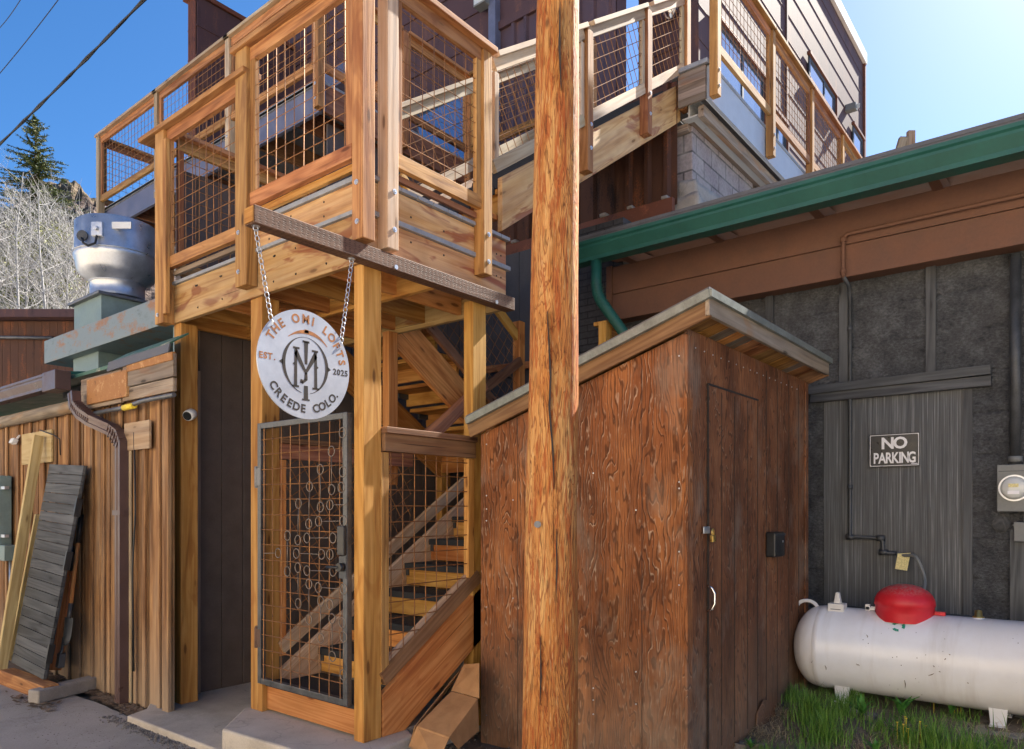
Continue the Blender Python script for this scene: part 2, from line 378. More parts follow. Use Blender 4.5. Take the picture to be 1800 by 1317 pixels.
dl=b.ramp(d1,(.62,0.0),(.72,1.0)); c=b.mix(b.math('MULTIPLY',dl,.5),c,(.72,.48,.22))
ck=b.noise(b.mapp(g,(.55,30,30)),1,3,.5,.3); crack=b.ramp(ck,(.285,1.0),(.315,0.0)); c=b.mix(crack,c,(.05,.02,.01))
vk=b.n('ShaderNodeTexVoronoi'); b.l(b.mapp(g,(3.0,7,7)),vk.inputs['Vector']); vk.inputs['Scale'].default_value=1.0; kn=b.ramp(vk.outputs['Distance'],(.05,1.0),(.11,0.0)); c=b.mix(b.math('MULTIPLY',kn,.7),c,(.06,.02,.01))
b.col(c); b.bump(b.math('SUBTRACT',b.math('ADD',b.math('MULTIPLY',f,1.0),b.math('MULTIPLY',lines,.25)),b.math('ADD',b.math('MULTIPLY',crack,3.0),b.math('MULTIPLY',dash,1.2))),.8,.008)
# black tarred rough wall
b=NB('tarred_plaster',.85,0,.3); p=b.pos(); x,y,z=b.sep(p)
n=b.noise(b.pos((1,.75,1.2)),55,5,.75); n2=b.noise(p,9,4,.6); n3=b.noise(p,1.6,3,.6)
wz=b.math('ADD',z,b.math('MULTIPLY',b.noise(b.comb(0.0,b.math('MULTIPLY',y,2.2),b.math('MULTIPLY',z,.5)),1.0,4,.6),.09))
fr=b.math('FRACT',b.math('DIVIDE',wz,.31)); crs=b.ramp(fr,(.0,1.0),(.05,0.0),(.94,0.0),(1.0,1.0))
brk=b.ramp(b.noise(p,3.3,3,.6),(.44,0.0),(.56,1.0)); crs=b.math('MULTIPLY',crs,brk)
c=b.ramp(b.math('ADD',b.math('MULTIPLY',n,.6),b.math('MULTIPLY',n2,.45)),(.32,(.03,.032,.035)),(.53,(.115,.12,.127)),(.75,(.26,.27,.285)))
c=b.mix(b.math('MULTIPLY',b.ramp(n3,(.5,0.0),(.7,1.0)),.35),c,(.12,.115,.11)); c=b.mix(b.math('MULTIPLY',crs,.28),c,(.02,.02,.022)); b.col(c)
b.bump(b.math('SUBTRACT',b.math('ADD',b.math('MULTIPLY',n,1.6),b.math('MULTIPLY',n2,1.2)),b.math('MULTIPLY',crs,1.0)),1.0,.024)
# ribbed gray door
b=NB('ribbed_gray',.7,0,.3); g=b.gc(); n=b.noise(b.mapp(g,(1.2,95,95)),1,4,.7); n2=b.noise(b.pos(),3,4,.6)
c=b.ramp(n,(.3,(.055,.058,.062)),(.55,(.12,.125,.13)),(.72,(.29,.3,.31))); c=b.mix(b.math('MULTIPLY',b.ramp(n2,(.45,0.0),(.7,1.0)),.4),c,(.1,.095,.09)); b.col(c); b.bump(n,.5,.004)
# gray painted brick and CMU
def bricky(name,c1,c2,mort,bw,rh,ms,axis='y',bs=.4,dirt=(.2,.18,.15)):
    b=NB(name,.85,0,.25); p=b.pos(); x,y,z=b.sep(p); a=b.math('ADD',x,y)
    br=b.n('ShaderNodeTexBrick'); b.l(b.comb(a,z,0.0),br.inputs['Vector'])
    for k_,v_ in (('Scale',1),('Mortar Size',ms),('Brick Width',bw),('Row Height',rh),('Mortar Smooth',.3)): br.inputs[k_].default_value=v_
    br.inputs['Color1'].default_value=(*c1,1);br.inputs['Color2'].default_value=(*c2,1);br.inputs['Mortar'].default_value=(*mort,1)
    n=b.noise(p,30,5,.65); n2=b.noise(p,3,4,.6)
    c=b.mix(1.0,br.outputs['Color'],b.ramp(n,(.3,.75),(.7,1.2)),'MULTIPLY'); c=b.mix(b.math('MULTIPLY',b.ramp(n2,(.45,0.0),(.65,1.0)),.45),c,dirt); b.col(c)
    b.bump(b.math('SUBTRACT',n,b.math('MULTIPLY',br.outputs['Fac'],1.5)),bs,.01); return b.m
bricky('painted_brick',(.055,.056,.062),(.075,.075,.08),(.035,.036,.04),.21,.07,.008,dirt=(.09,.085,.085))
bricky('concrete_block',(.34,.3,.3),(.25,.215,.225),(.12,.11,.11),.4,.2,.012,dirt=(.42,.4,.38))
plain('dull_drip_edge',(.2,.22,.2),.55,.2,.25,.1,9)
# concrete, asphalt, dirt
def conc(name,a,c_,d,sc=3,bs=.25,rough=.85):
    b=NB(name,rough,0,.3); p=b.pos(); n=b.noise(p,sc,5,.6); f=b.noise(p,70,4,.7); g2=b.noise(p,260,2,.6)
    c=b.ramp(b.math('ADD',b.math('MULTIPLY',n,.7),b.math('MULTIPLY',f,.3)),(.32,a),(.5,c_),(.7,d)); c=b.mix(b.math('MULTIPLY',b.ramp(g2,(.56,0.0),(.68,1.0)),.35),c,tuple(q*.45 for q in a)); st=b.noise(p,.9,5,.65); c=b.mix(b.math('MULTIPLY',b.ramp(st,(.48,0.0),(.68,1.0)),.45),c,tuple(q*.55 for q in a)); cr=b.n('ShaderNodeTexVoronoi',feature='DISTANCE_TO_EDGE'); wv=b.n('ShaderNodeVectorMath',operation='ADD'); nn=b.n('ShaderNodeTexNoise'); nn.inputs['Scale'].default_value=2.5; nn.inputs['Detail'].default_value=5; b.l(p,nn.inputs['Vector']); b.l(p,wv.inputs[0]); b.l(nn.outputs['Color'],wv.inputs[1]); b.l(wv.outputs[0],cr.inputs['Vector']); cr.inputs['Scale'].default_value=.55; ck=b.ramp(cr.outputs['Distance'],(.0,1.0),(.006,0.0)); c=b.mix(b.math('MULTIPLY',ck,.0 if 'dirt' in name or 'rock' in name else .3),c,tuple(q*.3 for q in a))
    b.col(c); b.bump(b.math('ADD',f,g2),bs,.006); return b.m
conc('slab_concrete',(.40,.35,.29),(.53,.475,.40),(.63,.57,.49))
conc('street_pavement',(.29,.26,.22),(.41,.375,.33),(.52,.48,.43),1.2,.6)
conc('dirt',(.13,.10,.075),(.2,.16,.125),(.3,.25,.2),2.5,1.0)
conc('pad_concrete',(.24,.22,.2),(.33,.3,.27),(.4,.37,.33),6,.4)
conc('rock_gray',(.12,.105,.095),(.2,.18,.16),(.3,.27,.24),5,.6)
# cliff hillside
b=NB('cliff_rock',.95,0,.1); p=b.pos(); n=b.noise(p,.06,6,.65); z_=b.noise(p,.35,5,.7)
c=b.ramp(z_,(.38,(.035,.027,.025)),(.52,(.13,.095,.08)),(.68,(.24,.185,.15))); c=b.mix(b.math('MULTIPLY',b.ramp(n,(.54,0.0),(.6,1.0)),.35),c,(.13,.11,.05)); b.col(c); b.bump(z_,1.0,1.5)
# white tank paint
b=NB('white_tank_paint',.25,0,.5); p=b.pos(); n=b.noise(p,3,5,.65); st=b.noise(b.pos((1,9,1.2)),1,4,.6); vo=b.n('ShaderNodeTexVoronoi'); b.l(p,vo.inputs['Vector']); vo.inputs['Scale'].default_value=26
c=b.ramp(n,(.35,(.78,.79,.81)),(.65,(.84,.86,.9))); c=b.mix(b.math('MULTIPLY',b.ramp(st,(.55,0.0),(.75,1.0)),.22),c,(.4,.33,.26))
spk=b.math('MULTIPLY',b.ramp(vo.outputs['Distance'],(.06,1.0),(.1,0.0)),b.ramp(b.noise(p,1.6,2,.5),(.56,0.0),(.62,1.0))); c=b.mix(spk,c,(.1,.09,.08)); b.col(c)
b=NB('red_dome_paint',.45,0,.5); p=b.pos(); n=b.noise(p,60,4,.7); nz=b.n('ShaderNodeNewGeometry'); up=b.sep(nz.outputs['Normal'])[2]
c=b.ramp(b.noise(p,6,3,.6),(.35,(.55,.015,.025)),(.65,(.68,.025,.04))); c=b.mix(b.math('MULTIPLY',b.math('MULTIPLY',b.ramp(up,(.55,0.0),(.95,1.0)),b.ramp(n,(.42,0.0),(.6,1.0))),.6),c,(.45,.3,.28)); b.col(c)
b=NB('sign_steel',.42,.35,.5); p=b.pos(); n=b.noise(p,5,5,.65); f=b.noise(p,60,4,.7); c=b.ramp(n,(.35,(.42,.45,.51)),(.65,(.56,.59,.65)))
sp=b.math('MULTIPLY',b.ramp(f,(.62,0.0),(.7,1.0)),b.ramp(n,(.5,0.0),(.6,1.0))); c=b.mix(b.math('MULTIPLY',sp,.6),c,(.4,.3,.25)); b.col(c)
b=NB('window_glass',.04,0,.8); b.col((.05,.08,.13)); b.b.inputs['Metallic'].default_value=.6; b.col((.25,.33,.45))
b=NB('clear_glass',.05,0,.8); b.col((.6,.62,.6))
b=NB('cardboard',.8,0,.2); p=b.pos(); n=b.noise(p,8,4,.6); b.col(b.ramp(n,(.3,(.36,.19,.085)),(.7,(.5,.28,.13))))
def leafm(name,a,c_,var=1.0):
    b=NB(name,.6,0,.3); rn=b.rnd(); c=b.ramp(rn,(0.0,a),(1.0,c_)); b.col(c); b.b.inputs['Subsurface Weight'].default_value=0
    return b.m
leafm('grass_blade',(.055,.16,.018),(.22,.38,.07)); leafm('weed_leaf',(.04,.17,.03),(.1,.28,.05)); leafm('spruce_needles',(.03,.055,.015),(.17,.19,.045)); leafm('bud_foliage',(.14,.16,.04),(.34,.34,.09))
leafm('straw_blade',(.3,.22,.12),(.6,.5,.32)); 
W=MT
# ================================================================ helpers for building pieces
X_=Vector((1,0,0));Y_=Vector((0,1,0));Z_=Vector((0,0,1))
def V(*a): return Vector(a)
def panel(par,a,b,ca,cb,ba,bb,wall=True,stiles=(1,1),slope=False,mat='red_cedar',capm=None,capw=.14,sw=.05,sp=.102,rad=.0032,cap=True,toprail=True,botrail=True,capext=(0,0)):
    a=V(a[0],a[1],0);b=V(b[0],b[1],0);L=(b-a).length;e=(b-a)/L;nr=V(-e.y,e.x,0)
    A=lambda f,z:a+e*(L*f)+Z_*z
    if cap:
        m=MB(); d=(cb-ca)/L; m.bar(a-e*capext[0]+Z_*(ca-.019-d*capext[0]),b+e*capext[1]+Z_*(cb-.019+d*capext[1]),capw,.038); m.build('cap_rail',W[capm or mat],par,bevel=.004)
    if toprail: m=MB(); m.bar(A(0,ca-.084),A(1,cb-.084),.038,.09); m.build('top_rail',W[mat],par,bevel=.003)
    if botrail: m=MB(); m.bar(A(0,ba+.045),A(1,bb+.045),.042,.09); m.build('bottom_rail',W[mat],par,bevel=.003)
    for i,s in enumerate(stiles):
        if s:
            f0=(0 if i==0 else 1-sw/L); f1=f0+sw/L; m=MB()
            zl=min(ba+(bb-ba)*f0,ba+(bb-ba)*f1)+.09;zh=min(ca+(cb-ca)*f0,ca+(cb-ca)*f1)-.129
            p=A((f0+f1)/2,(zl+zh)/2); m.obox(p,(sw,.034,zh-zl),(e,nr,Z_)); m.build('stile',W[mat],par,bevel=.003)
    m=MB(); ang=math.atan2(bb-ba,L) if slope else 0
    poly=[(.02,ba+.06),(L-.02,bb+.06),(L-.02,cb-.1),(.02,ca-.1)]
    m.wires(a,e,Z_,poly,sp,sp,rad,random.random()*sp,random.random()*sp,ang); m.build('wire_mesh',W['rusty_wire'],par)
def post(par,lo,hi,mat='red_cedar',name='guard_post',bolts=None,bev=.005,label=None):
    m=MB().box(lo,hi); o=m.build(name,W[mat],par,bevel=bev)
    if label: o['label']=label
    if bolts:
        for (p,n) in bolts:
            q=MB(); p=Vector(p);n=Vector(n); q.tube([p,p+n*.006],.016,12,False); q.tube([p+n*.006,p+n*.012],.009,6,False); q.build('bolt',W['galvanized'],o)
    return o
def board(par,name,p,q,w_,h_,mat,up=(0,0,1),bev=.003,label=None):
    o=MB().bar(p,q,w_,h_,up).build(name,W[mat],par,bevel=bev)
    if label:o['label']=label
    return o
_tc={}
def glyph(ch,size,bold=0.0,ext=.002):
    key=(ch,round(size,4),bold,ext)
    if key in _tc: return _tc[key]
    cu=bpy.data.curves.new('t','FONT'); cu.body=ch;cu.size=size;cu.extrude=ext;cu.offset=bold;cu.align_x='CENTER';cu.resolution_u=3
    ob=bpy.data.objects.new('t',cu); S.collection.objects.link(ob)
    dg=bpy.context.evaluated_depsgraph_get(); dg.update(); me=bpy.data.meshes.new_from_object(ob.evaluated_get(dg))
    r=([tuple(v.co) for v in me.vertices],[tuple(p.vertices) for p in me.polygons])
    bpy.data.objects.remove(ob); bpy.data.meshes.remove(me); bpy.data.curves.remove(cu); _tc[key]=r; return r
def put_text(m,ch,size,o,ex,ey,bold=0.0,sx=1.0,ext=.002):
    vs,fs=glyph(ch,size,bold,ext); o=Vector(o);ex=Vector(ex);ey=Vector(ey);en=ex.cross(ey)
    m.add([o+ex*(x*sx)+ey*y+en*z for x,y,z in vs],fs)
# ================================================================ ground
def gz(x,y):
    # street low, yard rising gently towards the right-hand wall
    def sm(a,b,t): t=max(0,min(1,(t-a)/(b-a))); return t*t*(3-2*t)
    yard=-.16+.18*sm(3.6,5.6,x)
    yard=yard-.06*sm(2.4,4.2,y) 
    s=sm(2.35,2.75,x)
    return -.2*(1-s)+yard*s
def grid_sheet(xs,ys,zf):
    vs=[(x,y,zf(x,y)) for x in xs for y in ys];n=len(ys)
    fs=[(i*n+j,(i+1)*n+j,(i+1)*n+j+1,i*n+j+1) for i in range(len(xs)-1) for j in range(n-1)]
    return vs,fs
def span(a,b,s,far):
    out=[a+i*s for i in range(int((b-a)/s)+1)]
    st=s
    lo=[];x=a
    while x>-far: st*=1.7; x-=st; lo.append(x)
    st=s;hi=[];x=out[-1]
    while x<far: st*=1.7; x+=st; hi.append(x)
    return lo[::-1]+out+hi
def gzn(x,y):
    z=gz(x,y)
    if 2.5<x<8 and -2<y<7: z+=.016*noise.noise(V(x*6,y*6,0))+.008*noise.noise(V(x*19,y*19,3))
    return z-.004
xs=span(1.5,7.5,.06,900); ys=span(-1.5,4.5,.06,900)
vs,fs=grid_sheet(xs,ys,gzn); g=MB(); g.add(vs,fs,None,.5,True); g.build('ground',W['dirt'],kind='structure')
m=MB()
# street: pavement west of the buildings with uneven edge
pts=[];N=90
ya=-60;yb=60
edge=[]
for i in range(241):
    y=-12+i*.1; edge.append((2.5+.035*noise.noise(V(y*2.3,0,0))+.02*noise.noise(V(y*9,1,0)) if y>3.3 else 2.5-.5*min(1,(3.3-y)/1.2)+.06*noise.noise(V(y*2.3,0,0)),y))
vs=[];fs=[]
for (x,y) in edge: vs+= [(-30,y,-.2+.001),(x,y,-.196)]
for i in range(len(edge)-1): fs.append((2*i,2*i+1,2*i+3,2*i+2))
vs2=[(-30,-60,-.199),(2.0,-60,-.196),(-30,-12,-.199),(edge[0][0],-12,-.196),(-30,edge[-1][1],-.199),(edge[-1][0],edge[-1][1],-.196),(-30,60,-.199),(2.5,60,-.196)]
m.add([V(a,b_,c+.008) for a,b_,c in vs],fs); m.add([V(a,b_,c+.008) for a,b_,c in vs2],[(0,1,3,2),(4,5,7,6)])
m.build('street',W['street_pavement'],kind='structure')
# concrete slabs
m=MB(); m.prism([V(2.42,5.62,-.3),V(2.44,4.25,-.3),V(3.2,4.2,-.3),V(6.5,4.6,-.3),V(6.5,5.86,-.3),V(2.7,5.86,-.3),V(2.60,5.7,-.3)],(0,0,.16)); m.build('lower_concrete_slab',W['slab_concrete'],bevel=.012,kind='structure')
m=MB(); m.prism([V(2.44,4.32,-.3),V(2.52,3.2,-.3),V(3.12,3.28,-.3),V(3.2,3.42,-.3),V(6.5,3.42,-.3),V(6.5,4.66,-.3),V(2.80,4.66,-.3)],(0,0,.30)); m.build('entry_concrete_slab',W['slab_concrete'],bevel=.015,kind='structure')
# ================================================================ timber staircase
T=thing('timber_staircase','new cedar switchback staircase with raised landing, wire mesh guards and bolted posts','staircase',(3.4,4.4,0))
WV=lambda *a:V(*a)
# support posts
post(T,(2.82,3.395,.0),(2.96,3.485,2.87),'fresh_cedar','support_post')
post(T,(2.82,4.47,.0),(2.96,4.61,2.87),'fresh_cedar','support_post')
post(T,(2.82,5.60,-.14),(2.96,5.71,2.87),'fresh_cedar','support_post')
post(T,(3.80,3.395,-.14),(3.94,3.485,2.87),'fresh_cedar','support_post')
post(T,(4.02,4.52,1.6),(4.12,4.60,2.87),'fresh_cedar','support_post')
post(T,(5.72,3.47,.0),(5.81,3.56,3.12),'fresh_cedar','support_post')
post(T,(5.75,5.60,-.14),(5.84,5.69,1.9),'fresh_cedar','support_post')
# landing rims (left face x=2.82, right face y=3.39)
xl,yr=2.80,3.39
m=MB().box((xl,yr,2.87),(xl+.04,5.74,3.165)); m.build('rim_board',W['pale_fascia'],T,bevel=.004)
m=MB().box((xl,yr,3.20),(xl+.04,4.62,3.36)); m.build('rim_board',W['pale_fascia'],T,bevel=.004)
m=MB().box((xl+.04,yr,2.87),(4.16,yr+.04,3.165)); m.build('rim_board',W['pale_fascia'],T,bevel=.004)
m=MB().box((xl+.04,yr,3.20),(4.16,yr+.04,3.38)); m.build('rim_board',W['pale_fascia'],T,bevel=.004)
m=MB().box((4.12,yr+.04,2.87),(4.16,5.74,3.165)); m.build('rim_board',W['pale_fascia'],T)
m=MB().box((xl+.04,5.70,2.87),(4.12,5.74,3.165)); m.build('rim_board',W['fresh_cedar'],T)
for z0,yy1,z1 in ((3.165,5.76,3.19),(3.36,4.62,3.392)):
    m=MB().box((xl-.02,yr-.02,z0),(xl+.02,yy1,z1)); m.build('drip_cap',W['gray_deck_cap'],T,bevel=.003)
m=MB().box((xl+.021,yr-.022,3.166),(4.19,yr+.02,3.198)); m.build('drip_cap',W['gray_deck_cap'],T,bevel=.003)
# deck boards
m=MB(); y=4.64
while y<5.72: m.box((xl+.03,y,3.168),(4.14,min(y+.135,5.73),3.192)); y+=.14
m.build('deck_boards',W['gray_deck_cap'],T,bevel=.003)
m=MB(); x=xl+.022
while x<4.15: m.box((x,yr-.025,3.384),(min(x+.135,4.18),4.63,3.41)); x+=.14
m.build('deck_boards',W['gray_deck_cap'],T,bevel=.003)
for y in (3.8,4.2,4.55,4.72,5.05,5.4):
    m=MB().box((xl+.04,y,2.90),(4.12,y+.04,3.16 if y>4.6 else 3.16)); m.build('joist',W['fresh_cedar'],T,bevel=.003)
m=MB().box((3.45,yr+.04,2.885),(3.49,5.70,3.16)); m.build('blocking',W['fresh_cedar'],T)
m=MB().box((2.98,yr+.04,3.0),(3.02,4.4,3.36)); m.build('joist',W['fresh_cedar'],T)
# guard posts of the landing
zb=2.97
post(T,(2.72,3.285,zb),(2.815,3.38,4.95),bolts=[((2.72,3.335,3.30),(-1,0,0)),((2.72,3.33,3.07),(-1,0,0))])
post(T,(2.92,3.295,zb),(3.01,3.386,4.95),bolts=[((2.975,3.295,3.32),(0,-1,0)),((2.975,3.295,3.09),(0,-1,0))],mat='weathered_pine')
post(T,(3.80,3.295,3.04),(3.89,3.386,4.60),bolts=[((3.85,3.295,3.32),(0,-1,0)),((3.85,3.295,3.13),(0,-1,0))])
post(T,(2.71,4.485,2.93),(2.798,4.625,4.60),bolts=[((2.71,4.58,3.30),(-1,0,0)),((2.71,4.58,3.03),(-1,0,0))])
post(T,(2.71,5.66,2.86),(2.798,5.80,4.37),bolts=[((2.71,5.75,2.93),(-1,0,0))])
post(T,(2.70,5.60,2.92),(2.735,5.655,4.28),name='stile')
panel(T,(2.755,5.655),(2.755,4.625),4.405,4.405,3.28,3.28,capext=(.38,.14))
panel(T,(2.755,4.485),(2.755,3.40),4.585,4.585,3.465,3.465,capext=(.17,.05),sw=.06)
panel(T,(3.01,3.335),(3.80,3.335),4.65,4.65,3.49,3.49,capext=(.0,.12),sw=.05)
# kick boards under panels
board(T,'kick_board',(2.79,4.47,3.44),(2.79,3.42,3.44),.03,.045,'fresh_cedar'); board(T,'kick_board',(3.0,3.375,3.455),(3.8,3.375,3.455),.03,.04,'brown_rail')
board(T,'kick_board',(2.79,5.64,3.25),(2.79,4.63,3.25),.03,.035,'old_gray_board')
# back guards of the landing (y=5.70 side)
panel(T,(2.85,5.72),(4.1,5.72),4.405,4.405,3.28,3.28,mat='red_cedar')
post(T,(4.06,5.66,2.9),(4.15,5.75,4.45))
# hanging beam for the sign
m=MB().bar((2.04,3.345,2.895),(4.155,3.345,2.90),.088,.092); hb=m.build('sign_beam',W['treated_beam'],T,bevel=.004); hb['label']='dark brown incised beam sticking out past the landing corner'
m=MB().box((2.034,3.306,2.856),(2.0405,3.384,2.934)); m.build('sawn_end',W['fresh_cedar'],hb)
for x in (2.99,3.94):
    p=V(x,3.301,2.868); q=MB(); q.tube([p,p+V(0,-.008,0)],.014,12,False); q.build('bolt',W['galvanized'],hb)
# nail and screw heads
def nh(pq): MB().tube(pq,.007,8).build('nail_hole',W['cutout_dark'],T)
for y in (3.72,4.05,4.3,4.95,5.3):
    for z in (2.93,3.1): nh([V(xl-.002,y+random.uniform(-.03,.03),z),V(xl+.002,y,z)])
for y in (3.75,4.1,4.35):
    for z in (3.23,3.32): nh([V(xl-.002,y,z),V(xl+.002,y,z)])
for x in (3.2,3.5,4.05,4.1):
    for z in (2.95,3.1,3.26): nh([V(x,yr-.002,z),V(x,yr+.002,z)])
# --- flights
def flight(x0,z0,n,rise,run,sg,y0,y1,mats=('fresh_cedar','black_rubber'),closed=False):
    for i in range(n):
        z=z0+rise*(i+1); xa=x0+sg*run*i; xb=xa+sg*(run+.02)
        m=MB().box((min(xa,xb),y0,z-.045),(max(xa,xb),y1,z-.008)); t=m.build('tread',W['fresh_cedar'],T,bevel=.003)
        m=MB().box((min(xa,xb)-.004,y0+.02,z-.008),(max(xa,xb)-.004,y1-.02,z+.003)); m.box(((xa-sg*.012) if sg>0 else xa,y0+.02,z-.046),(xa if sg>0 else xa-sg*.012,y1-.02,z+.003)); m.build('tread_mat',W['black_rubber'],t)
        m=MB().box((xa+sg*.03,y0,z-rise+.012),(xa+sg*.068,y1,z-.046)); m.build('riser',W[mats[0]],T,bevel=.002)
        # steel angle bracket at left side
        m=MB().box((xa+sg*.02,y1-.035,z-.10),(xa+sg*.2,y1-.005,z-.05)); m.tube([(xa+sg*.1,y1-.04,z-.075),(xa+sg*.1,y1-.03,z-.075)],.008,8); m.build('tread_bracket',W['dark_steel'],t)
def stringer(x0,x1,zt0,zt1,depth,y,th=.04,mat='fresh_cedar',clipz=None):
    sl=(zt1-zt0)/(x1-x0)
    pts=[V(x0,y,zt0),V(x1,y,zt1),V(x1,y,zt1-depth)]
    if clipz is not None and zt0-depth<clipz:
        xc=x0+(clipz-(zt0-depth))/sl; pts+=[V(xc,y,clipz),V(x0,y,clipz)]
    else: pts.append(V(x0,y,zt0-depth))
    # long grain: start the list at the top edge
    m=MB().prism(pts,(0,th,0),g='long'); return m.build('stringer',W[mat],T,bevel=.004)
flight(2.99,.0,10,.19,.285,1,3.45,4.46)
# sides: stringers of the first flight
stringer(2.97,5.8,.26,.26+.64*2.83,.38,3.395,.045,clipz=.0)
stringer(2.97,5.8,.26,.26+.64*2.83,.38,4.47,.045,'weathered_pine',clipz=.0)
# mid landing
m=MB().box((5.8,3.43,2.03),(6.5,5.74,2.09)); m.build('mid_landing_deck',W['gray_deck_cap'],T)
m=MB().box((5.76,3.43,1.80),(5.80,5.74,2.03)); m.build('rim_board',W['fresh_cedar'],T)
m=MB().box((5.80,3.43,1.80),(6.5,3.47,2.03)); m.build('rim_board',W['fresh_cedar'],T)
panel(T,(5.81,3.6),(6.5,3.6),3.16,3.16,2.2,2.2,mat='fresh_cedar')
# second flight rising back to the landing
flight(5.86,2.09,6,.184,.285,-1,4.62,5.60)
stringer(5.9,4.14,2.02,3.135,.37,4.57,.045)
stringer(5.9,4.14,2.02,3.135,.37,5.61,.045)
# third flight to the upper deck
flight(3.88,3.41,12,.195,.272,1,3.47,4.46)
stringer(4.14,7.12,3.86,3.86+.69*2.98,.40,3.41,.045,'pale_fascia')
stringer(4.14,7.12,3.86,3.86+.69*2.98,.40,4.47,.045,'weathered_pine')
# guards of flight 3
for yy in (3.365,4.53):
    for (x0,x1) in ((3.98,5.16),(5.25,6.22),(6.32,7.08)):
        panel(T,(x0,yy),(x1,yy),4.76+.70*(x0-4.1),4.76+.70*(x1-4.1),3.90+.705*(x0-4.1),3.90+.705*(x1-4.1),slope=True,mat='weathered_pine',capm='weathered_pine',capw=.12)
    for x in (5.165,6.225,7.09):
        post(T,(x,yy-.045,3.52+.7*(x-4.1)),(x+.09,yy+.045,4.72+.70*(x-4.1)),bolts=[((x+.05,yy-.045,3.72+.7*(x-4.1)),(0,-1,0)),((x+.05,yy-.045,3.92+.7*(x-4.1)),(0,-1,0))] if yy<4 else None)
# guard between the first flight and outside (right side low panel)
board(T,'low_cap_rail',(2.965,3.40,1.885),(3.80,3.40,1.885),.10,.038,'brown_rail')
board(T,'low_top_rail',(2.965,3.385,1.81),(3.80,3.385,1.81),.035,.11,'brown_rail')
board(T,'low_stile',(2.985,3.41,.36),(2.985,3.41,1.75),.045,.06,'red_cedar',up=(1,0,0)); board(T,'low_stile',(3.775,3.41,.92),(3.775,3.41,1.75),.045,.06,'fresh_cedar',up=(1,0,0))
board(T,'sloping_rail',(2.965,3.40,.355),(3.86,3.40,.93),.04,.09,'brown_rail'); board(T,'sloping_rail',(2.965,3.425,.41),(3.80,3.425,.945),.03,.05,'weathered_pine')
m=MB().wires(V(2.98,3.405,0),X_,Z_,[(.02,.40),(.80,.90),(.80,1.80),(.02,1.80)],.1,.1,.0034,.03,.02); m.build('wire_mesh',W['rusty_wire'],T)
# left handrail of flight one, brace and wire on far side
board(T,'low_cap_rail',(2.965,4.50,1.885),(4.25,4.50,1.885),.10,.038,'brown_rail'); board(T,'low_top_rail',(2.965,4.49,1.81),(4.25,4.49,1.81),.035,.11,'brown_rail'); board(T,'low_stile',(2.99,4.50,.36),(2.99,4.50,1.75),.045,.06,'fresh_cedar',up=(1,0,0)); board(T,'handrail',(4.25,4.46,1.95),(5.7,4.46,2.88),.045,.085,'brown_rail')
board(T,'sloping_rail',(2.97,4.47,.42),(5.7,4.47,2.17),.04,.09,'weathered_pine')
m=MB().wires(V(2.97,4.50,0),X_,Z_,[(.0,.42),(1.28,1.24),(1.28,1.8),(.0,1.8)],.1,.1,.0032,.0,.0,math.atan(.64)); m.build('wire_mesh',W['rusty_wire'],T)
# wires + rail over second flight (right side)
board(T,'sloping_rail',(4.16,4.545,3.24),(5.8,4.545,2.17),.04,.09,'brown_rail'); board(T,'handrail',(4.16,4.545,4.2),(5.8,4.545,3.12),.045,.09,'fresh_cedar')
m=MB().wires(V(4.16,4.55,0),X_,Z_,[(0,3.28),(1.64,2.2),(1.64,3.1),(0,4.16)],.1,.1,.0032,0,0,-math.atan(.655)); m.build('wire_mesh',W['rusty_wire'],T)
post(T,(5.74,4.50,1.6),(5.83,4.59,3.30),'fresh_cedar')
# cross piece visible above the low panel
board(T,'diagonal_brace',(4.2,4.30,1.95),(4.95,4.30,2.52),.09,.09,'brown_rail')
# toe board below the gate
m=MB().box((2.86,3.485,.015),(2.90,4.47,.175)); m.build('toe_board',W['fresh_cedar'],T,bevel=.003)
MB().box((2.845,3.487,.176),(2.985,4.468,.206)).build('threshold_mat',W['black_rubber'],T,bevel=.003)
# ================================================================ gate
G=thing('security_gate','steel framed gate with rusty wire grid and small welded rings below the round sign','gate',(2.80,4.0,.2))
gx=2.795; y0,y1=3.495,4.455; z0,z1=.21,1.985
m=MB()
fw=.04
m.box((gx-.02,y0,z0),(gx+.02,y0+fw,z1)); m.box((gx-.02,y1-fw,z0),(gx+.02,y1,z1)); m.box((gx-.02,y0+fw,z0),(gx+.02,y1-fw,z0+fw)); m.box((gx-.02,y0+fw,z1-fw),(gx+.02,y1-fw,z1))
m.build('gate_frame',W['gate_steel'],G,bevel=.004)
m=MB().wires(V(gx-.012,y0,z0),Y_,Z_,[(.03,.03),(.93,.03),(.93,1.75),(.03,1.75)],.102,.102,.0034,.03,.03); m.build('wire_mesh',W['rusty_wire'],G)
GA=[(810,190),(718,345),(626,495),(537,637),(812,515),(720,662),(800,645),(446,778),(627,806),(706,788),(530,945),(612,925),(816,922),(355,1043),(440,1080),(516,1062),(730,1062),(277,1187),(428,1190),(637,1197),(706,1197)]
GB=[(354,210),(441,178),(516,203),(732,208),(532,313),(609,343),(444,474),(629,455),(706,484),(532,607),(818,355),(723,600),(629,763),(808,633),(725,912),(818,750),(816,1065)]
def gpt(q,o): return PX(430+q[0]/4.704,o+q[1]/4.704,gx-.02)
for L_,o_ in ((GA,720),(GB,960)):
    for q_ in L_:
        p=gpt(q_,o_); q=MB(); q.tube([p+V(0,math.cos(k*math.pi/10)*.031,math.sin(k*math.pi/10)*.031) for k in range(21)],.0036,5,True,False); q.build('ring',W['ring_steel'],G)
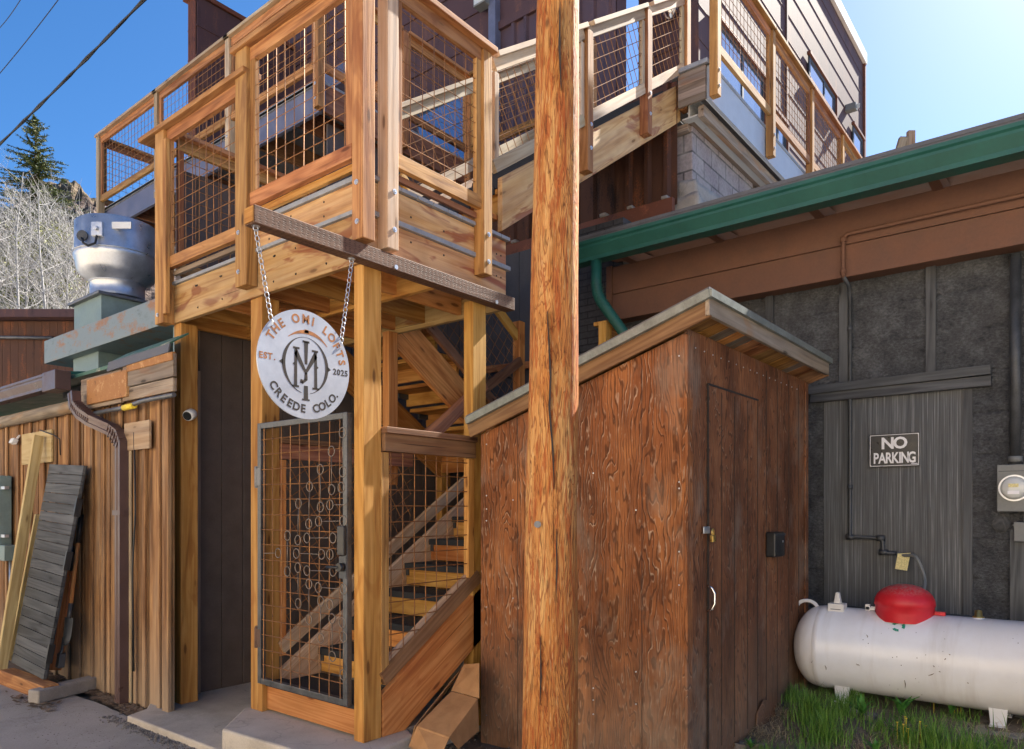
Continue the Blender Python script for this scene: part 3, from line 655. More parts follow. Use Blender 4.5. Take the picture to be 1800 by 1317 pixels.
for a_,oa,b_,ob_ in (((626,540),720,(627,760),720),((537,682),720,(530,900),720),((446,823),720,(440,1035),720),((355,1088),720,(354,165),960),((718,390),720,(720,617),720),((810,235),720,(812,470),720),((645,925),720,(784,922),720),((549,1062),720,(697,1062),720),((461,1190),720,(604,1197),720),((244,1187),720,(160,1190),720),((739,788),720,(845,788),720),((549,203),960,(700,208),960),((642,343),960,(785,355),960),((441,223),960,(444,430),960),((532,358),960,(532,562),960),((629,500),960,(629,718),960),((723,645),960,(725,867),960),((818,795),960,(818,1020),960)):
    MB().tube([gpt(a_,oa),gpt(b_,ob_)],.003,5).build('rod',W['ring_steel'],G)
for z in (.52,1.62):
    m=MB(); m.tube([(gx-.015,y1+.018,z-.07),(gx-.015,y1+.018,z+.07)],.014,10); m.box((gx-.022,y1-.035,z-.06),(gx-.012,y1+.01,z+.06)); m.box((gx-.005,y1+.02,z-.075),(gx+.022,y1+.055,z+.075)); m.build('hinge',W['brown_hinge' if z<1 else 'dull_steel'],G,bevel=.002)
m=MB().box((gx-.045,y0+.0,1.12),(gx-.02,y0+.065,1.30)); lk=m.build('lock_box',W['black_plastic'],G,bevel=.006)
m=MB(); m.tube([(gx-.02,y0+.032,1.05),(gx-.06,y0+.032,1.05)],.026,16); m.tube([(gx-.055,y0+.032,1.05),(gx-.062,y0+.14,1.047)],.009,8); m.build('handle',W['black_plastic'],G)
m=MB().box((gx-.024,y0+.002,.98),(gx-.0201,y0+.07,1.115)); m.build('lock_plate',W['dark_steel'],G)
# ================================================================ hanging sign
sc=V(2.375,3.345,2.185); RS=.295
SG=thing('hanging_sign','round brushed steel sign with cut out lettering hanging from two chains','sign',sc)
m=MB().lathe([(0,-.004),(RS,-.004),(RS,.004),(0,.004)],sc,'y',72,False); m.build('sign_plate',W['sign_steel'],SG)
def arc_text(m,txt,rad_,a0,a1,size,bottom=False,bold=.004,sx=1.0):
    n=len(txt)
    # proportional widths
    wd=[{' ':.55,'I':.45,'.':.4,'M':1.25,'O':1.1,'C':1.0}.get(c,.95) for c in txt]
    tot=sum(wd); acc=0
    for c,wc in zip(txt,wd):
        f=(acc+wc/2)/tot; acc+=wc
        if c==' ': continue
        a=R(a0+(a1-a0)*f); rdir=V(math.cos(a),0,math.sin(a)); tdir=V(-math.sin(a),0,math.cos(a))
        if bottom: ex=tdir;ey=-rdir; o=sc+rdir*(rad_+size*.35)*1.0
        else: ex=-tdir;ey=rdir;o=sc+rdir*(rad_-size*.35)
        o=o+V(0,-.0041,0)
        put_text(m,c,size,o,ex,ey,bold,sx,.0005)
    return m
# viewed from -Y : +X is to the right
for wd_,a0_,a1_ in (('THE',156,122),('OMI',112,76),('LOFTS',64,6)):
    arc_text(MBx:=MB(),wd_,RS*.845,a0_,a1_,.066,bold=.0022,sx=.95); MBx.build('lettering',W['cutout_rust'],SG)['label']='word '+wd_+' cut along the top edge'
for wd_,a0_,a1_ in (('CREEDE',209,271),('COLO.',281,327)):
    arc_text(MBx:=MB(),wd_,RS*.81,a0_,a1_,.062,True,bold=.002); MBx.build('lettering',W['cutout_dark'],SG)['label']='word '+wd_+' cut along the bottom edge'
def line_text(m,txt,cx,cz,size,adv,bold=.003):
    for i,c in enumerate(txt): put_text(m,c,size,sc+V(cx+(i-(len(txt)-1)/2)*adv,-.0041,cz-size*.35),X_,Z_,bold,1.0,.0005)
m=MB(); line_text(m,'EST.',-RS*.79,0.012,.046,.027,.0014); m.build('lettering',W['cutout_rust'],SG)['label']='letters EST. at the left'
m=MB(); line_text(m,'2025',RS*.79,-.008,.046,.027,.0014); m.build('lettering',W['cutout_dark'],SG)['label']='year 2025 at the right'
def P2(x,z): return sc+V(x*RS*1.13,-.0036,z*RS*1.1-.004)
def flat(m,pts): m.prism([P2(*p) for p in pts],(0,-.0009,0))
m=MB()
# ring of the emblem, thick at the sides, open at the bottom
N=60
for i in range(N):
    a0=R(-78+ (336)*i/N); a1=R(-78+(336)*(i+1)/N)
    def rr(a,o): 
        t=.012+.05*abs(math.cos(a))**1.5; k=t if o else 0
        return ((.385+k)*math.cos(a),(.47+k*.35)*math.sin(a))
    flat(m,[rr(a0,0),rr(a0,1),rr(a1,1),rr(a1,0)])
flat(m,[(-.43,.05),(-.50,0),(-.43,-.05)]); flat(m,[(.43,.05),(.50,0),(.43,-.05)])
# M
for sx_ in (-1,1):
    flat(m,[(sx_*.165,.26),(sx_*.215,.26),(sx_*.225,-.36),(sx_*.165,-.36)]); flat(m,[(sx_*.13,-.35),(sx_*.26,-.35),(sx_*.26,-.385),(sx_*.13,-.385)]); flat(m,[(sx_*.12,.25),(sx_*.24,.25),(sx_*.24,.285),(sx_*.12,.285)])
    flat(m,[(sx_*.165,.25),(sx_*.225,.17),(sx_*.0,-.16),(sx_*.0,-.07)]); flat(m,[(sx_*.215,.03),(sx_*.25,0),(sx_*.215,-.03)])
# I through the middle and J hook
flat(m,[(-.035,.40),(.045,.40),(.03,.02),(-.02,.02)]); flat(m,[(-.06,.38),(.07,.38),(.07,.415),(-.06,.415)])
flat(m,[(-.035,-.34),(.04,-.34),(.045,-.56),(-.04,-.56)]); flat(m,[(-.07,-.56),(.075,-.56),(.075,-.59),(-.07,-.59)])
flat(m,[(-.02,-.12),(.03,-.12),(.035,-.24),(-.03,-.24)]); flat(m,[(.035,-.24),(-.02,-.22),(-.09,-.29),(-.06,-.32)]); flat(m,[(-.06,-.24),(-.10,-.24),(-.11,-.30),(-.06,-.31)])
m.build('emblem',W['cutout_dark'],SG)
m=MB()
for i in range(24):
    a0=R(132-92*i/24);a1=R(132-92*(i+1)/24)
    def w2(a): t=(math.degrees(a)-40)/92; return .012+.055*max(0,math.sin(t*math.pi))**1.5
    flat(m,[(.52*math.cos(a)*1.0+.02,.12+.41*math.sin(a)) if q==0 else ((.52+w2(a))*math.cos(a)+.02,.12+(.41+w2(a))*math.sin(a)) for a,q in ((a0,0),(a0,1),(a1,1),(a1,0))])
flat(m,[(-.02,.605),(.05,.605),(.06,.545),(-.03,.545)])
m.build('pickaxe_mark',W['cutout_rust'],SG)
def chain(p,q,n,sub=None):
    p=Vector(p);q=Vector(q);m=MB();e=(q-p).normalized();L=(q-p).length/n
    a=e.cross(Y_).normalized();b=e.cross(a)
    for i in range(n):
        c=p+(q-p)*((i+.5)/n); s=a if i%2 else b; s=(s+(b if i%2 else a)*.25).normalized(); h=L*.62;w_=.0105;pts=[]
        for k in range(13):
            t=2*math.pi*k/12; pts.append(c+e*(math.cos(t)*h*.95)+s*(math.sin(t)*w_))
        m.tube(pts,.0026,5,True,False)
    return m
hA=V(2.075,3.345,2.85);hB=V(2.69,3.345,2.845)
eA=sc+V(-.205,0,.175);eB=sc+V(.235,0,.135)
for h,e_ in ((hA,eA),(hB,eB)):
    o=chain(h+V(0,0,-.02),e_,17).build('chain',W['galvanized'],SG)
    q=MB(); q.tube([h+V(math.cos(k*math.pi/6)*.014,0,-.012+math.sin(k*math.pi/6)*.014) for k in range(13)],.003,6,True,False); q.lathe([(0,-.001),(.022,-.001),(.022,.003),(0,.003)],h,'z',16,False); q.build('eye_hook',W['galvanized'],o)
# security camera on the left post
p=V(2.90,5.595,2.15)
CM=thing('security_camera','white dome security camera fixed to the left support post','camera',p)
c=p+V(-.035,-.06,-.005); m=MB().lathe([(0,.055),(.022,.05),(.038,.03),(.042,0),(.040,-.03),(.034,-.036)],c,'z',20); 
m=MB(); dr=V(-.8,-.45,-.4).normalized(); pts=[c-dr*.05,c-dr*.045,c-dr*.02,c+dr*.02,c+dr*.045]; m.tube(pts,[.012,.028,.042,.044,.040],18); m.build('body',W['white_plastic'],CM)
m=MB().tube([c+dr*.045,c+dr*.05],.034,18); m.build('lens',W['black_plastic'],CM)
m=MB().tube([c-dr*.04,p+V(0,-.02,.01),p+V(0,.004,.01)],[.012,.012,.022],10); m.build('bracket',W['white_plastic'],CM)
# ================================================================ upper timber deck
U=thing('upper_deck','high cedar deck with wire mesh railing wrapping the rusted metal building','deck',(7,4,5.3))
zd=5.95
# front run x=4.68, y 6.35..11.75
m=MB()
x=4.7
while x<7.9: m.box((x,6.37,zd-.03),(x+.135,11.75,zd)); x+=.14
m.build('deck_boards',W['gray_deck_cap'],U)
m=MB()
y=3.05
while y<6.36: m.box((7.0 if y>4.55 or y<3.42 else 7.12,y,zd-.03),(8.0 if y>4.7 else 9,min(y+.135,6.368),zd)); y+=.14
m.build('deck_boards',W['gray_deck_cap'],U)
m=MB(); x=9.0
y=3.05
while y<4.0: m.box((9.0,y,zd-.03),(18,y+.135,zd)); y+=.14
m.build('deck_boards',W['gray_deck_cap'],U)
m=MB().box((4.72,6.35,zd-.33),(4.76,11.75,zd-.035)); m.build('fascia_beam',W['steel_blue_beam'],U)
m=MB().box((4.76,6.36,zd-.33),(8,6.40,zd-.035)); m.build('fascia_beam',W['brown_rail'],U)
m=MB().box((4.70,6.35,zd-.035),(4.735,11.75,zd+.01)); m.build('drip_cap',W['gray_deck_cap'],U)
for y in (6.9,7.7,8.5,9.3,10.1,10.9,11.6):
    MB().box((4.76,y,zd-.28),(7.9,y+.04,zd-.035)).build('joist',W['brown_rail'],U)
ps=[6.31,8.03,9.83,11.68]
for y in ps: post(U,(4.60,y-.045,zd-.36),(4.69,y+.045,7.0),'red_cedar' if y<7 else 'weathered_pine',bolts=[((4.60,y,zd-.12),(-1,0,0)),((4.60,y,zd-.27),(-1,0,0))])
for a_,b_ in zip(ps[:-1],ps[1:]): panel(U,(4.645,b_-.05),(4.645,a_+.05),7.03,7.03,6.02,6.02,capext=(.1,.1),capm='weathered_pine')
panel(U,(4.70,11.72),(7.8,11.72),7.03,7.03,6.02,6.02)
post(U,(6.1,11.67,zd-.1),(6.19,11.76,7.0))
panel(U,(4.70,6.33),(5.8,6.33),7.03,7.03,6.02,6.02); panel(U,(5.9,6.33),(6.95,6.33),7.03,7.03,6.02,6.02); post(U,(5.81,6.28,zd-.3),(5.9,6.37,7.0)); post(U,(6.95,6.28,zd-.3),(7.04,6.37,7.0))
panel(U,(7.0,6.28),(7.0,4.62),7.03,7.03,6.02,6.02)
# right run y=3.0
px=[7.0,8.62,10.15,11.68,13.2,14.7]
for x in px: post(U,(x-.045,2.93,zd-.38),(x+.045,3.02,7.05),bolts=[((x,2.93,zd-.12),(0,-1,0)),((x,2.93,zd-.28),(0,-1,0))])
for a_,b_ in zip(px[:-1],px[1:]): panel(U,(a_+.05,2.975),(b_-.05,2.975),7.1,7.1,6.04,6.04,capext=(.06,.06),mat='red_cedar')
m=MB().box((7.0,3.03,zd-.38),(18,3.07,zd-.035)); m.build('fascia_panel',W['pale_blue_panel'],U)
m=MB().box((6.97,3.02,zd-.035),(18,3.09,zd+.0)); m.build('drip_cap',W['gray_deck_cap'],U)
m=MB(); zz=zd-.38
while zz<zd-.06: m.box((6.955,3.06,zz),(6.985,3.36,min(zz+.068,zd-.04))); zz+=.07
m.build('end_panel',W['old_gray_board'],U)['label']='gray clapboard panel closing the deck end'
m=MB().box((6.93,3.03,zd-.035),(6.99,3.37,zd+.01)); m.build('drip_cap',W['gray_deck_cap'],U)
m=MB().box((7.05,3.12,zd-.5),(18,3.18,zd-.385)); m.build('ledger_board',W['old_gray_board'],U)
# steel beam
m=MB().box((7.05,3.27,zd-.46),(18,3.29,zd-.30)); m.box((7.05,3.19,zd-.475),(18,3.36,zd-.46)); m.box((7.05,3.19,zd-.30),(18,3.36,zd-.285)); m.build('steel_beam',W['chipped_white_steel'],U)
MB().box((7.9,3.2,zd-.46),(7.95,3.268,zd-.33)).build('wood_block',W['red_cedar'],U)
# ================================================================ CMU pier
m=MB().box((7.19,3.31,4.0),(8.95,3.56,5.47)); PR=m.build('block_pier',W['concrete_block'],None,bevel=.01); lab(PR,'concrete block pier under the steel beam of the high deck','pier')
m=MB()
def lump(m,a,b,amp,nseg=7,seed=0):
    a=Vector(a);b=Vector(b);vs=[];idx={}
    fs=[]
    for face in range(6):
        ax=face//2; s=face%2; o=[i for i in range(3) if i!=ax]
        for i in range(nseg+1):
            for j in range(nseg+1):
                p=[0,0,0];p[ax]=s;p[o[0]]=i/nseg;p[o[1]]=j/nseg; key=tuple(round(q,4) for q in p)
                if key not in idx:
                    P=Vector((a[k]+(b[k]-a[k])*p[k] for k in range(3))); c=(a+b)/2
                    P+=(P-c).normalized()*amp*noise.noise(P*5+V(seed,0,0))*2; 
                    idx[key]=len(vs);vs.append(P)
        for i in range(nseg):
            for j in range(nseg):
                q=[]
                for (di,dj) in ((0,0),(1,0),(1,1),(0,1)):
                    p=[0,0,0];p[ax]=s;p[o[0]]=(i+di)/nseg;p[o[1]]=(j+dj)/nseg;q.append(idx[tuple(round(t,4) for t in p)])
                fs.append(q)
    m.add(vs,fs,None,None,True); return m
lump(m,(7.12,3.24,4.0),(8.4,3.62,4.86),.03,14,3); lump(m,(7.08,3.2,4.0),(8.0,3.66,4.68),.03,14,8); m.build('mortar_footing',W['pad_concrete'],PR)
MB().box((7.15,3.27,5.473),(9.1,3.60,5.49)).build('bearing_plate',W['old_gray_board'],PR)
m=MB(); m.box((7.12,3.33,5.40),(7.188,3.60,5.47)); m.build('wood_shim',W['old_gray_board'],PR)
# ================================================================ rusted metal building
B1=thing('rusted_metal_building','tall building clad in dark rusted steel sheets behind the stairs','building',(8,6,0))
def corr(p,q,z0,z1,pitch,amp,nrm,th=.0):
    p=Vector(p);q=Vector(q);L=(q-p).length;e=(q-p)/L;nrm=Vector(nrm);vs=[];fs=[];n=max(2,int(L/pitch));prof=[(0,0),(.3,0),(.4,1),(.6,1),(.7,0)]
    P=[]
    for i in range(n):
        for (f,h) in prof:
            s=(i+f)*pitch
            if s<=L: P.append((s,h*amp))
    P.append((L,0))
    for (s,h) in P: b=p+e*s+nrm*h; vs+=[b+Z_*z0,b+Z_*z1]
    for i in range(len(P)-1): fs.append((2*i,2*i+2,2*i+3,2*i+1))
    return MB().add(vs,fs)
MB().box((7.03,3.55,2.0),(7.3,12,5.9)).build('lower_wall',W['rusted_steel_panel'],B1)
corr((7.02,3.40,0),(7.02,12,0),4.6,5.9,.23,.045,(-1,0,0)).build('corrugated_wall',W['rust_corrugated'],B1)
m=MB().box((6.9,3.40,4.38),(6.96,12,4.64)); m.build('rust_flashing_band',W['rust_flashing'],B1)
m=MB(); y=3.45
while y<6: lump(m,(6.88,y,4.64),(6.97,y+.07,4.67),.008,3,y); y+=random.uniform(.25,.5)
m.build('sealant_blobs',W['pad_concrete'],B1)
# upper wall at x=8.0
xw=8.0
MB().box((xw+.06,4.74,5.9),(xw+.3,6.9,11.0)).build('upper_wall',W['rusted_steel_panel'],B1)
corr((xw,4.72,0),(xw,6.62,0),5.95,8.25,.22,.04,(-1,0,0)).build('corrugated_wall',W['purple_corrugated'],B1)
MB().box((xw-.05,4.72,8.25),(xw+.05,6.62,8.36)).build('wall_trim',W['rusted_steel_panel'],B1)
m=MB(); z=5.95
while z<13: m.box((xw-.01,6.75,z),(xw+.1,12,z+.44)); m.box((xw-.03,6.75,z+.44),(xw+.1,12,z+.46)); z+=.46
m.build('seamed_panel_wall',W['rusted_steel_panel'],B1,bevel=.004)
m=MB(); z=8.37
while z<13: m.box((xw-.01,4.74,z),(xw+.1,6.62,z+.44)); m.box((xw-.03,4.74,z+.44),(xw+.1,6.62,z+.46)); z+=.46
m.build('seamed_panel_wall',W['rusted_steel_panel'],B1,bevel=.004)
MB().box((xw-.12,6.62,5.95),(xw+.02,6.75,13)).build('corner_trim',W['steel_blue_beam'],B1,bevel=.005)
# dark window in upper wall + frames
for (ya,yb,za,zb_) in ((7.2,8.3,6.5,7.6),(9.0,10.4,6.3,7.7)):
    o=MB().box((xw-.05,ya,za),(xw-.012,yb,zb_)).build('window_frame',W['dark_steel'],B1); MB().box((xw-.055,ya+.06,za+.06),(xw-.051,yb-.06,zb_-.06)).build('pane',W['window_glass'],o)
m=MB(); MB().box((7.3,4.8,5.9),(xw+.05,4.86,6.0)).build('sill_trim',W['rusted_steel_panel'],B1)
# wing wall at far left
m=MB(); z=5.95
while z<9.9: m.box((6.12,11.60,z),(8.3,11.88,min(z+.5,9.93))); m.box((6.10,11.585,z+.5-.02),(8.3,11.89,min(z+.5,9.93))); z+=.5
m.build('wing_wall',W['rusted_steel_panel'],B1,bevel=.004)
corr((6.10,11.62,0),(6.10,11.87,0),5.95,9.93,.06,.012,(-1,0,0)).build('corrugated_edge',W['rust_flashing'],B1)
MB().box((6.04,11.55,9.93),(8.35,11.93,10.0)).build('coping',W['rust_flashing'],B1)
# canopy beam behind the railing at left
MB().box((5.75,6.9,6.75),(5.9,10.1,7.0)).build('canopy_beam',W['steel_blue_beam'],B1); MB().box((5.95,6.9,6.5),(5.99,10.1,6.7)).build('canopy_board',W['red_cedar'],B1)
m=MB().box((5.2,9.2,6.0),(5.9,10.1,6.32)).build('planter_box',W['rusted_steel_panel'],B1)
# flood lights
def flood(par,p,d,mat='gray_paint'):
    p=Vector(p);m=MB(); m.obox(p,(.16,.22,.14)); o=m.build('flood_light',W['gray_paint'],par,bevel=.01)
    MB().obox(p+Vector(d)*.082,(.004,.18,.10)).build('lamp_glass',W['clear_glass'],o)
flood(B1,PX(848,4,7.85),(-1,0,0))
for z in (4.75,): 
    m=MB().box((4.9,6.5,3.0),(7.0,6.52,5.6)).build('underdeck_shade_sheet',W['dark_siding_paint'],B1)  # dark sheet added to make the space under the left deck read as shade
MB().box((7.0,12,2),(7.3,12.3,6)).build('corner_board',W['rusted_steel_panel'],B1)
# ================================================================ second building behind the high deck
B2=thing('apartment_block','tall block of rusted horizontal steel panels with white roof edge, behind the high deck railing','building',(10,5,0))
yw=4.1; x0,x1=9.1,18.0
m=MB(); z=5.9;i=0
while z<11.6:
    h=min(.43,11.6-z)
    for a_,b_ in ((x0,12.6),(12.66,x1)):
        m.box((a_,yw,z),(b_,yw+.2,z+h)); m.box((a_,yw-.008,z+h),(b_,yw+.2,z+h+.02))
    z+=.45
m.build('panel_wall',W['rusted_steel_panel'],B2,bevel=.004)
MB().box((12.60,yw-.03,5.9),(12.66,yw+.1,11.6)).build('vertical_seam',W['rusted_steel_panel'],B2)
MB().box((x0,yw,0),(x1,yw+.2,5.88)).build('base_wall',W['rusted_steel_panel'],B2)
m=MB(); z=5.9
while z<11.6: m.box((x0,yw+.2,z),(x0+.2,5.0,z+.43)); m.box((x0-.02,yw+.2,z+.43),(x0+.2,5.0,z+.45)); z+=.45
m.build('panel_wall',W['rusted_steel_panel'],B2)
MB().prism([V(x1-.2,yw+.2,0),V(x1-.01,yw+.2,0),V(x1-.01,9,0),V(x1-.2,8.8,0)],(0,0,11.6)).build('far_wall',W['rusted_steel_panel'],B2)
MB().prism([V(x0+.01,4.99,0),V(x0+.2,5.0,0),V(x1-.01,8.9,0),V(x1-.2,9,0)],(0,0,11.6)).build('rear_wall',W['rusted_steel_panel'],B2)
MB().prism([V(x0,yw,11.62),V(x1,yw,11.62),V(x1,9,11.62),V(x0,5.0,11.62)],(0,0,.1)).build('flat_roof',W['gray_roof_edge'],B2)
MB().box((x0-.06,yw-.07,11.6),(x1+.08,yw+.05,11.86)).build('roof_coping',W['white_trim'],B2,bevel=.01)
MB().box((x1-.02,yw-.05,5.9),(x1+.06,yw+.2,11.6)).build('corner_trim',W['rust_flashing'],B2)
def window(par,xa,xb,za,zb_,y,mull=None):
    m=MB(); t=.07
    m.box((xa,y-.05,za),(xb,y-.022,za+t)); m.box((xa,y-.05,zb_-t),(xb,y-.022,zb_)); m.box((xa,y-.05,za+t),(xa+t,y-.022,zb_-t)); m.box((xb-t,y-.05,za+t),(xb,y-.022,zb_-t))
    if mull: m.box((mull-.03,y-.05,za+t),(mull+.03,y-.022,zb_-t))
    f=m.build('window_frame',W['dark_steel'],par); MB().box((xa+.03,y-.035,za+.03),(xb-.03,y-.026,zb_-.03)).build('pane',W['window_glass'],f)
    MB().box((xa-.06,y-.09,zb_),(xb+.06,y-.02,zb_+.05)).build('head_trim',W['rust_flashing'],f); MB().box((xb,y-.085,za-.02),(xb+.05,y-.02,zb_)).build('side_trim',W['rust_flashing'],f); MB().box((xa-.05,y-.085,za-.05),(xb+.05,y-.02,za)).build('sill',W['rust_flashing'],f)
a=PY(1418,75,yw);b_=PY(1464,200,yw); window(B2,a.x,b_.x,b_.z-.1,a.z-.25,yw,(a.x+b_.x)/2+.1)
a=PY(1496,205,yw);b_=PY(1513,285,yw); window(B2,a.x,b_.x,b_.z,a.z-.2,yw)
window(B2,9.55,11.45,6.2,8.2,yw,10.55); window(B2,11.75,12.5,6.1,7.9,yw,12.1)
window(B2,14.2,15.2,6.1,7.4,yw)
p=PY(1496,190,yw-.1); flood(B2,p,(0,-1,0)); p=PX(1178,35,x0-.1); 
m=MB().lathe([(0,0),(.05,.02),(.10,.1),(.11,.16)],p,'z',14); m.build('wall_lamp',W['chrome'],B2)
# ================================================================ utility pole
pb=PZ(963,1390,-.15); pt_=PT(980,-60,pb.dot(FW)*1.03)
bc=V(PT(964,895,3.62).x,PT(964,895,3.62).y,-.2)
m=MB(); pts=[];rad=[];n=40
top=PT(984,-300,3.66)
for i in range(n+1):
    f=i/n; p=bc.lerp(top,f); p+=V(.006*noise.noise(V(f*5,0,0)),.006*noise.noise(V(0,f*5,0)),0); pts.append(p); rad.append(.1445*(1-f)+.098*f+.002*noise.noise(V(f*17,3,0)))
m.tube(pts,rad,40); PO=m.build('utility_pole',W['pole_timber']); lab(PO,'weathered orange wooden utility pole standing in front of the shed','pole')
p=PT(945,921,3.49); q=MB().tube([p,p-FW*-.01],.014,14); 
d=(C0-V(p.x,p.y,C0.z)).normalized(); 
p=PT(945,922,3.50); MB().tube([p+FW*.05,p],.017,14).build('survey_tag',W['dull_steel'],PO)
for (ptsu) in ([(962,545),(965,600),(968,660),(966,720),(972,790),(974,860)],[(985,0),(984,70),(987,150)],[(978,930),(979,1000),(977,1060)],[(950,1120),(951,1190),(949,1240)]):
    L=[PT(u,v,3.488+((abs(u-(964+(895-v)*.016)))/350)**2*3.6) for u,v in ptsu]
    n_=len(L); cm=MB()
    for i in range(n_-1):
        w0=.0045*math.sin(math.pi*(i+.15)/n_);w1=.0045*math.sin(math.pi*(i+1.15)/n_) if i<n_-2 else .0005
        cm.prism([L[i]-RT*w0,L[i]+RT*w0,L[i+1]+RT*w1,L[i+1]-RT*w1],FW*.05)
    cm.build('drying_crack',W['cutout_dark'],PO)
# ================================================================ plywood shed
SH=thing('plywood_shed','narrow lean-to shed of weathered red brown plywood beside the pole','shed',(4.7,2.4,-.1))
sx,sy=3.72,1.75; ex_,ey_=5.88,3.25
def zr(y): return 2.375+.313*(sy-y)
m=MB(); 
pl=[V(sx,sy,-.25),V(sx,ey_,-.25),V(sx,ey_,zr(ey_)),V(sx,sy,zr(sy))]
m.prism(pl,(.02,0,0)); m.build('side_wall',W['weathered_plywood'],SH)
# grooves as thin dark battens gaps: slight strips
m=MB()
for y in (2.02,2.62,2.93): m.box((sx-.0015,y,-.15),(sx+.002,y+.0035,zr(y)-.01))
m.build('panel_seams',W['cutout_dark'],SH)
m=MB().box((sx+.02,sy,-.25),(ex_,sy+.02,2.40)); m.build('front_wall',W['weathered_plywood_door'],SH)
m=MB().box((sx-.018,sy-.018,-.2),(sx+.05,sy-.0005,2.36)); m.build('corner_strip',W['weathered_plywood'],SH,bevel=.003)
MB().box((ex_-.06,sy-.012,-.1),(ex_+.01,sy-.0005,2.38)).build('corner_strip',W['weathered_plywood_door'],SH,bevel=.003)
MB().box((sx+.02,ey_,-.25),(ex_,ey_+.02,1.9)).build('rear_wall',W['weathered_plywood'],SH); MB().prism([V(ex_,sy,-.25),V(ex_,ey_,-.25),V(ex_,ey_,zr(ey_)),V(ex_,sy,zr(sy))],(.02,0,0)).build('side_wall',W['weathered_plywood'],SH)
# door
dx0,dx1=4.0,4.78
m=MB().box((dx0,sy-.012,-.05),(dx1,sy-.001,2.12)); D=m.build('door',W['weathered_plywood_door'],SH,bevel=.002)
m=MB().box((dx0-.004,sy-.0135,2.12),(dx1+.02,sy-.0025,2.132)); m.box((dx0-.008,sy-.0135,-.05),(dx0-.001,sy-.0025,2.125)); m.box((dx1+.001,sy-.0135,-.0),(dx1+.006,sy-.0025,2.125)); m.build('door_gap',W['cutout_dark'],D)
m=MB()
for x in (4.18,4.38,4.60,4.98,5.2,5.45,5.68): m.box((x,sy-.0155 if x<4.78 else sy-.003,-.02),(x+.003,sy-.0115 if x<4.78 else sy+.001,2.1 if x<4.78 else 2.35))
m.build('board_grooves',W['cutout_dark'],D)
p=PY(1241,932,sy-.02); m=MB().box(p-V(.035,.004,.02),p+V(.05,.004,.02)); H=m.build('hasp',W['galvanized'],D,bevel=.003)
q=p+V(.05,-.02,-.035); m=MB(); m.tube([q+V(-.012,0,0),q+V(-.012,0,.03),q+V(-.006,0,.042),q+V(.006,0,.042),q+V(.012,0,.03),q+V(.012,0,0)],.004,8); m.box(q-V(.02,.01,.035),q+V(.02,.01,.004)); m.build('padlock',W['brass'],D,bevel=.003)
p=PY(1243,1052,sy-.015); m=MB(); m.tube([p+V(0,0,.075),p+V(0,-.03,.06),p+V(.008,-.042,.03),p+V(.008,-.042,-.03),p+V(0,-.03,-.06),p+V(0,0,-.075)],.007,10); m.build('door_pull',W['chrome'],D)
m=MB().prism([V(4.70,sy-.035,-.16),V(5.05,sy-.06,-.16),V(5.02,sy-.04,.06),V(4.86,sy-.035,.12),V(4.74,sy-.03,.05)],(0,.012,0)); m.build('bottom_patch',W['weathered_plywood_door'],SH,bevel=.003)
# nails
m=MB()
for k in range(26):
    y=random.choice((1.79,2.06,2.35,2.66,2.97,3.2)); z=random.uniform(0,zr(y)-.06); m.tube([V(sx-.004,y,z),V(sx,y,z)],.0045,8)
for k in range(16):
    x=sx+.12+k*.12; m.tube([V(x,sy-.004,2.31),V(x,sy,2.31)],.004,8)
m.build('nail_heads',W['galvanized'],SH)
# roof
rx0,rx1=3.66,5.90; ry0,ry1=1.60,3.32
def zt(y): return zr(y)+.065
al=math.atan(.313); rn_=V(0,math.sin(al),math.cos(al))
for i,xx in enumerate((rx0+.02,rx1-.02)):
    board(SH,'barge_board',(xx,ry0,zt(ry0)-.01),(xx,ry1,zt(ry1)-.01),.025,.105,'brown_rail')
# decking boards running along x, visible from below at the high eave
y=ry0+.01;k=0
x=rx0+.04
while x<rx1-.05:
    wd=random.uniform(.11,.17); x2=min(x+wd,rx1-.035); board(SH,'roof_board',((x+x2)/2,ry0+.03,zt(ry0+.03)+.03),((x+x2)/2,ry1-.02,zt(ry1-.02)+.03),x2-x-.004,.02,random.choice(('fresh_cedar','red_cedar','old_gray_board','red_cedar'))); x=x2
board(SH,'eave_board',(rx0,ry0,zt(ry0)-.005),(rx1,ry0,zt(ry0)-.005),.025,.10,'old_gray_board')
m=MB(); m.bar((rx0-.01,ry0-.02,zt(ry0-.02)+.05),(rx0-.01,ry1,zt(ry1)+.05),.03,.045); m.bar((rx0-.02,ry0-.02,zt(ry0-.02)+.05),(rx1+.02,ry0-.02,zt(ry0-.02)+.05),.03,.04); m.build('drip_edge',W['dull_drip_edge'],SH)
m=MB(); a=V(rx0-.02,ry0-.02,zt(ry0-.02)+.072); b_=V(rx0-.02,ry1,zt(ry1)+.072); m.prism([a,a+V(rx1-rx0+.04,0,0),b_+V(rx1-rx0+.04,0,0),b_],(0,0,.012)); m.build('roofing_sheet',W['gray_roof_edge'],SH)
# black lock box on the shed
p=PY(1364,957,sy-.04)
m=MB().box(p-V(.10,.03,.085),p+V(.10,.038,.085)); KB=m.build('lock_box',W['black_plastic'],None,bevel=.01); lab(KB,'small black key box screwed to the shed wall near its right edge','key box')
MB().box(p+V(-.10,-.034,.06),p+V(.10,-.03,.075)).build('lid_edge',W['dark_steel'],KB); MB().tube([p+V(.05,-.03,.02),p+V(.05,-.034,.02)],.008,10).build('screw',W['galvanized'],KB)
# ================================================================ right-hand gray building
BR=thing('tarred_wall_building','low building with black tarred wall, brown eave beam and green gutter','building',(8,1,0))
xw=6.4
m=MB()
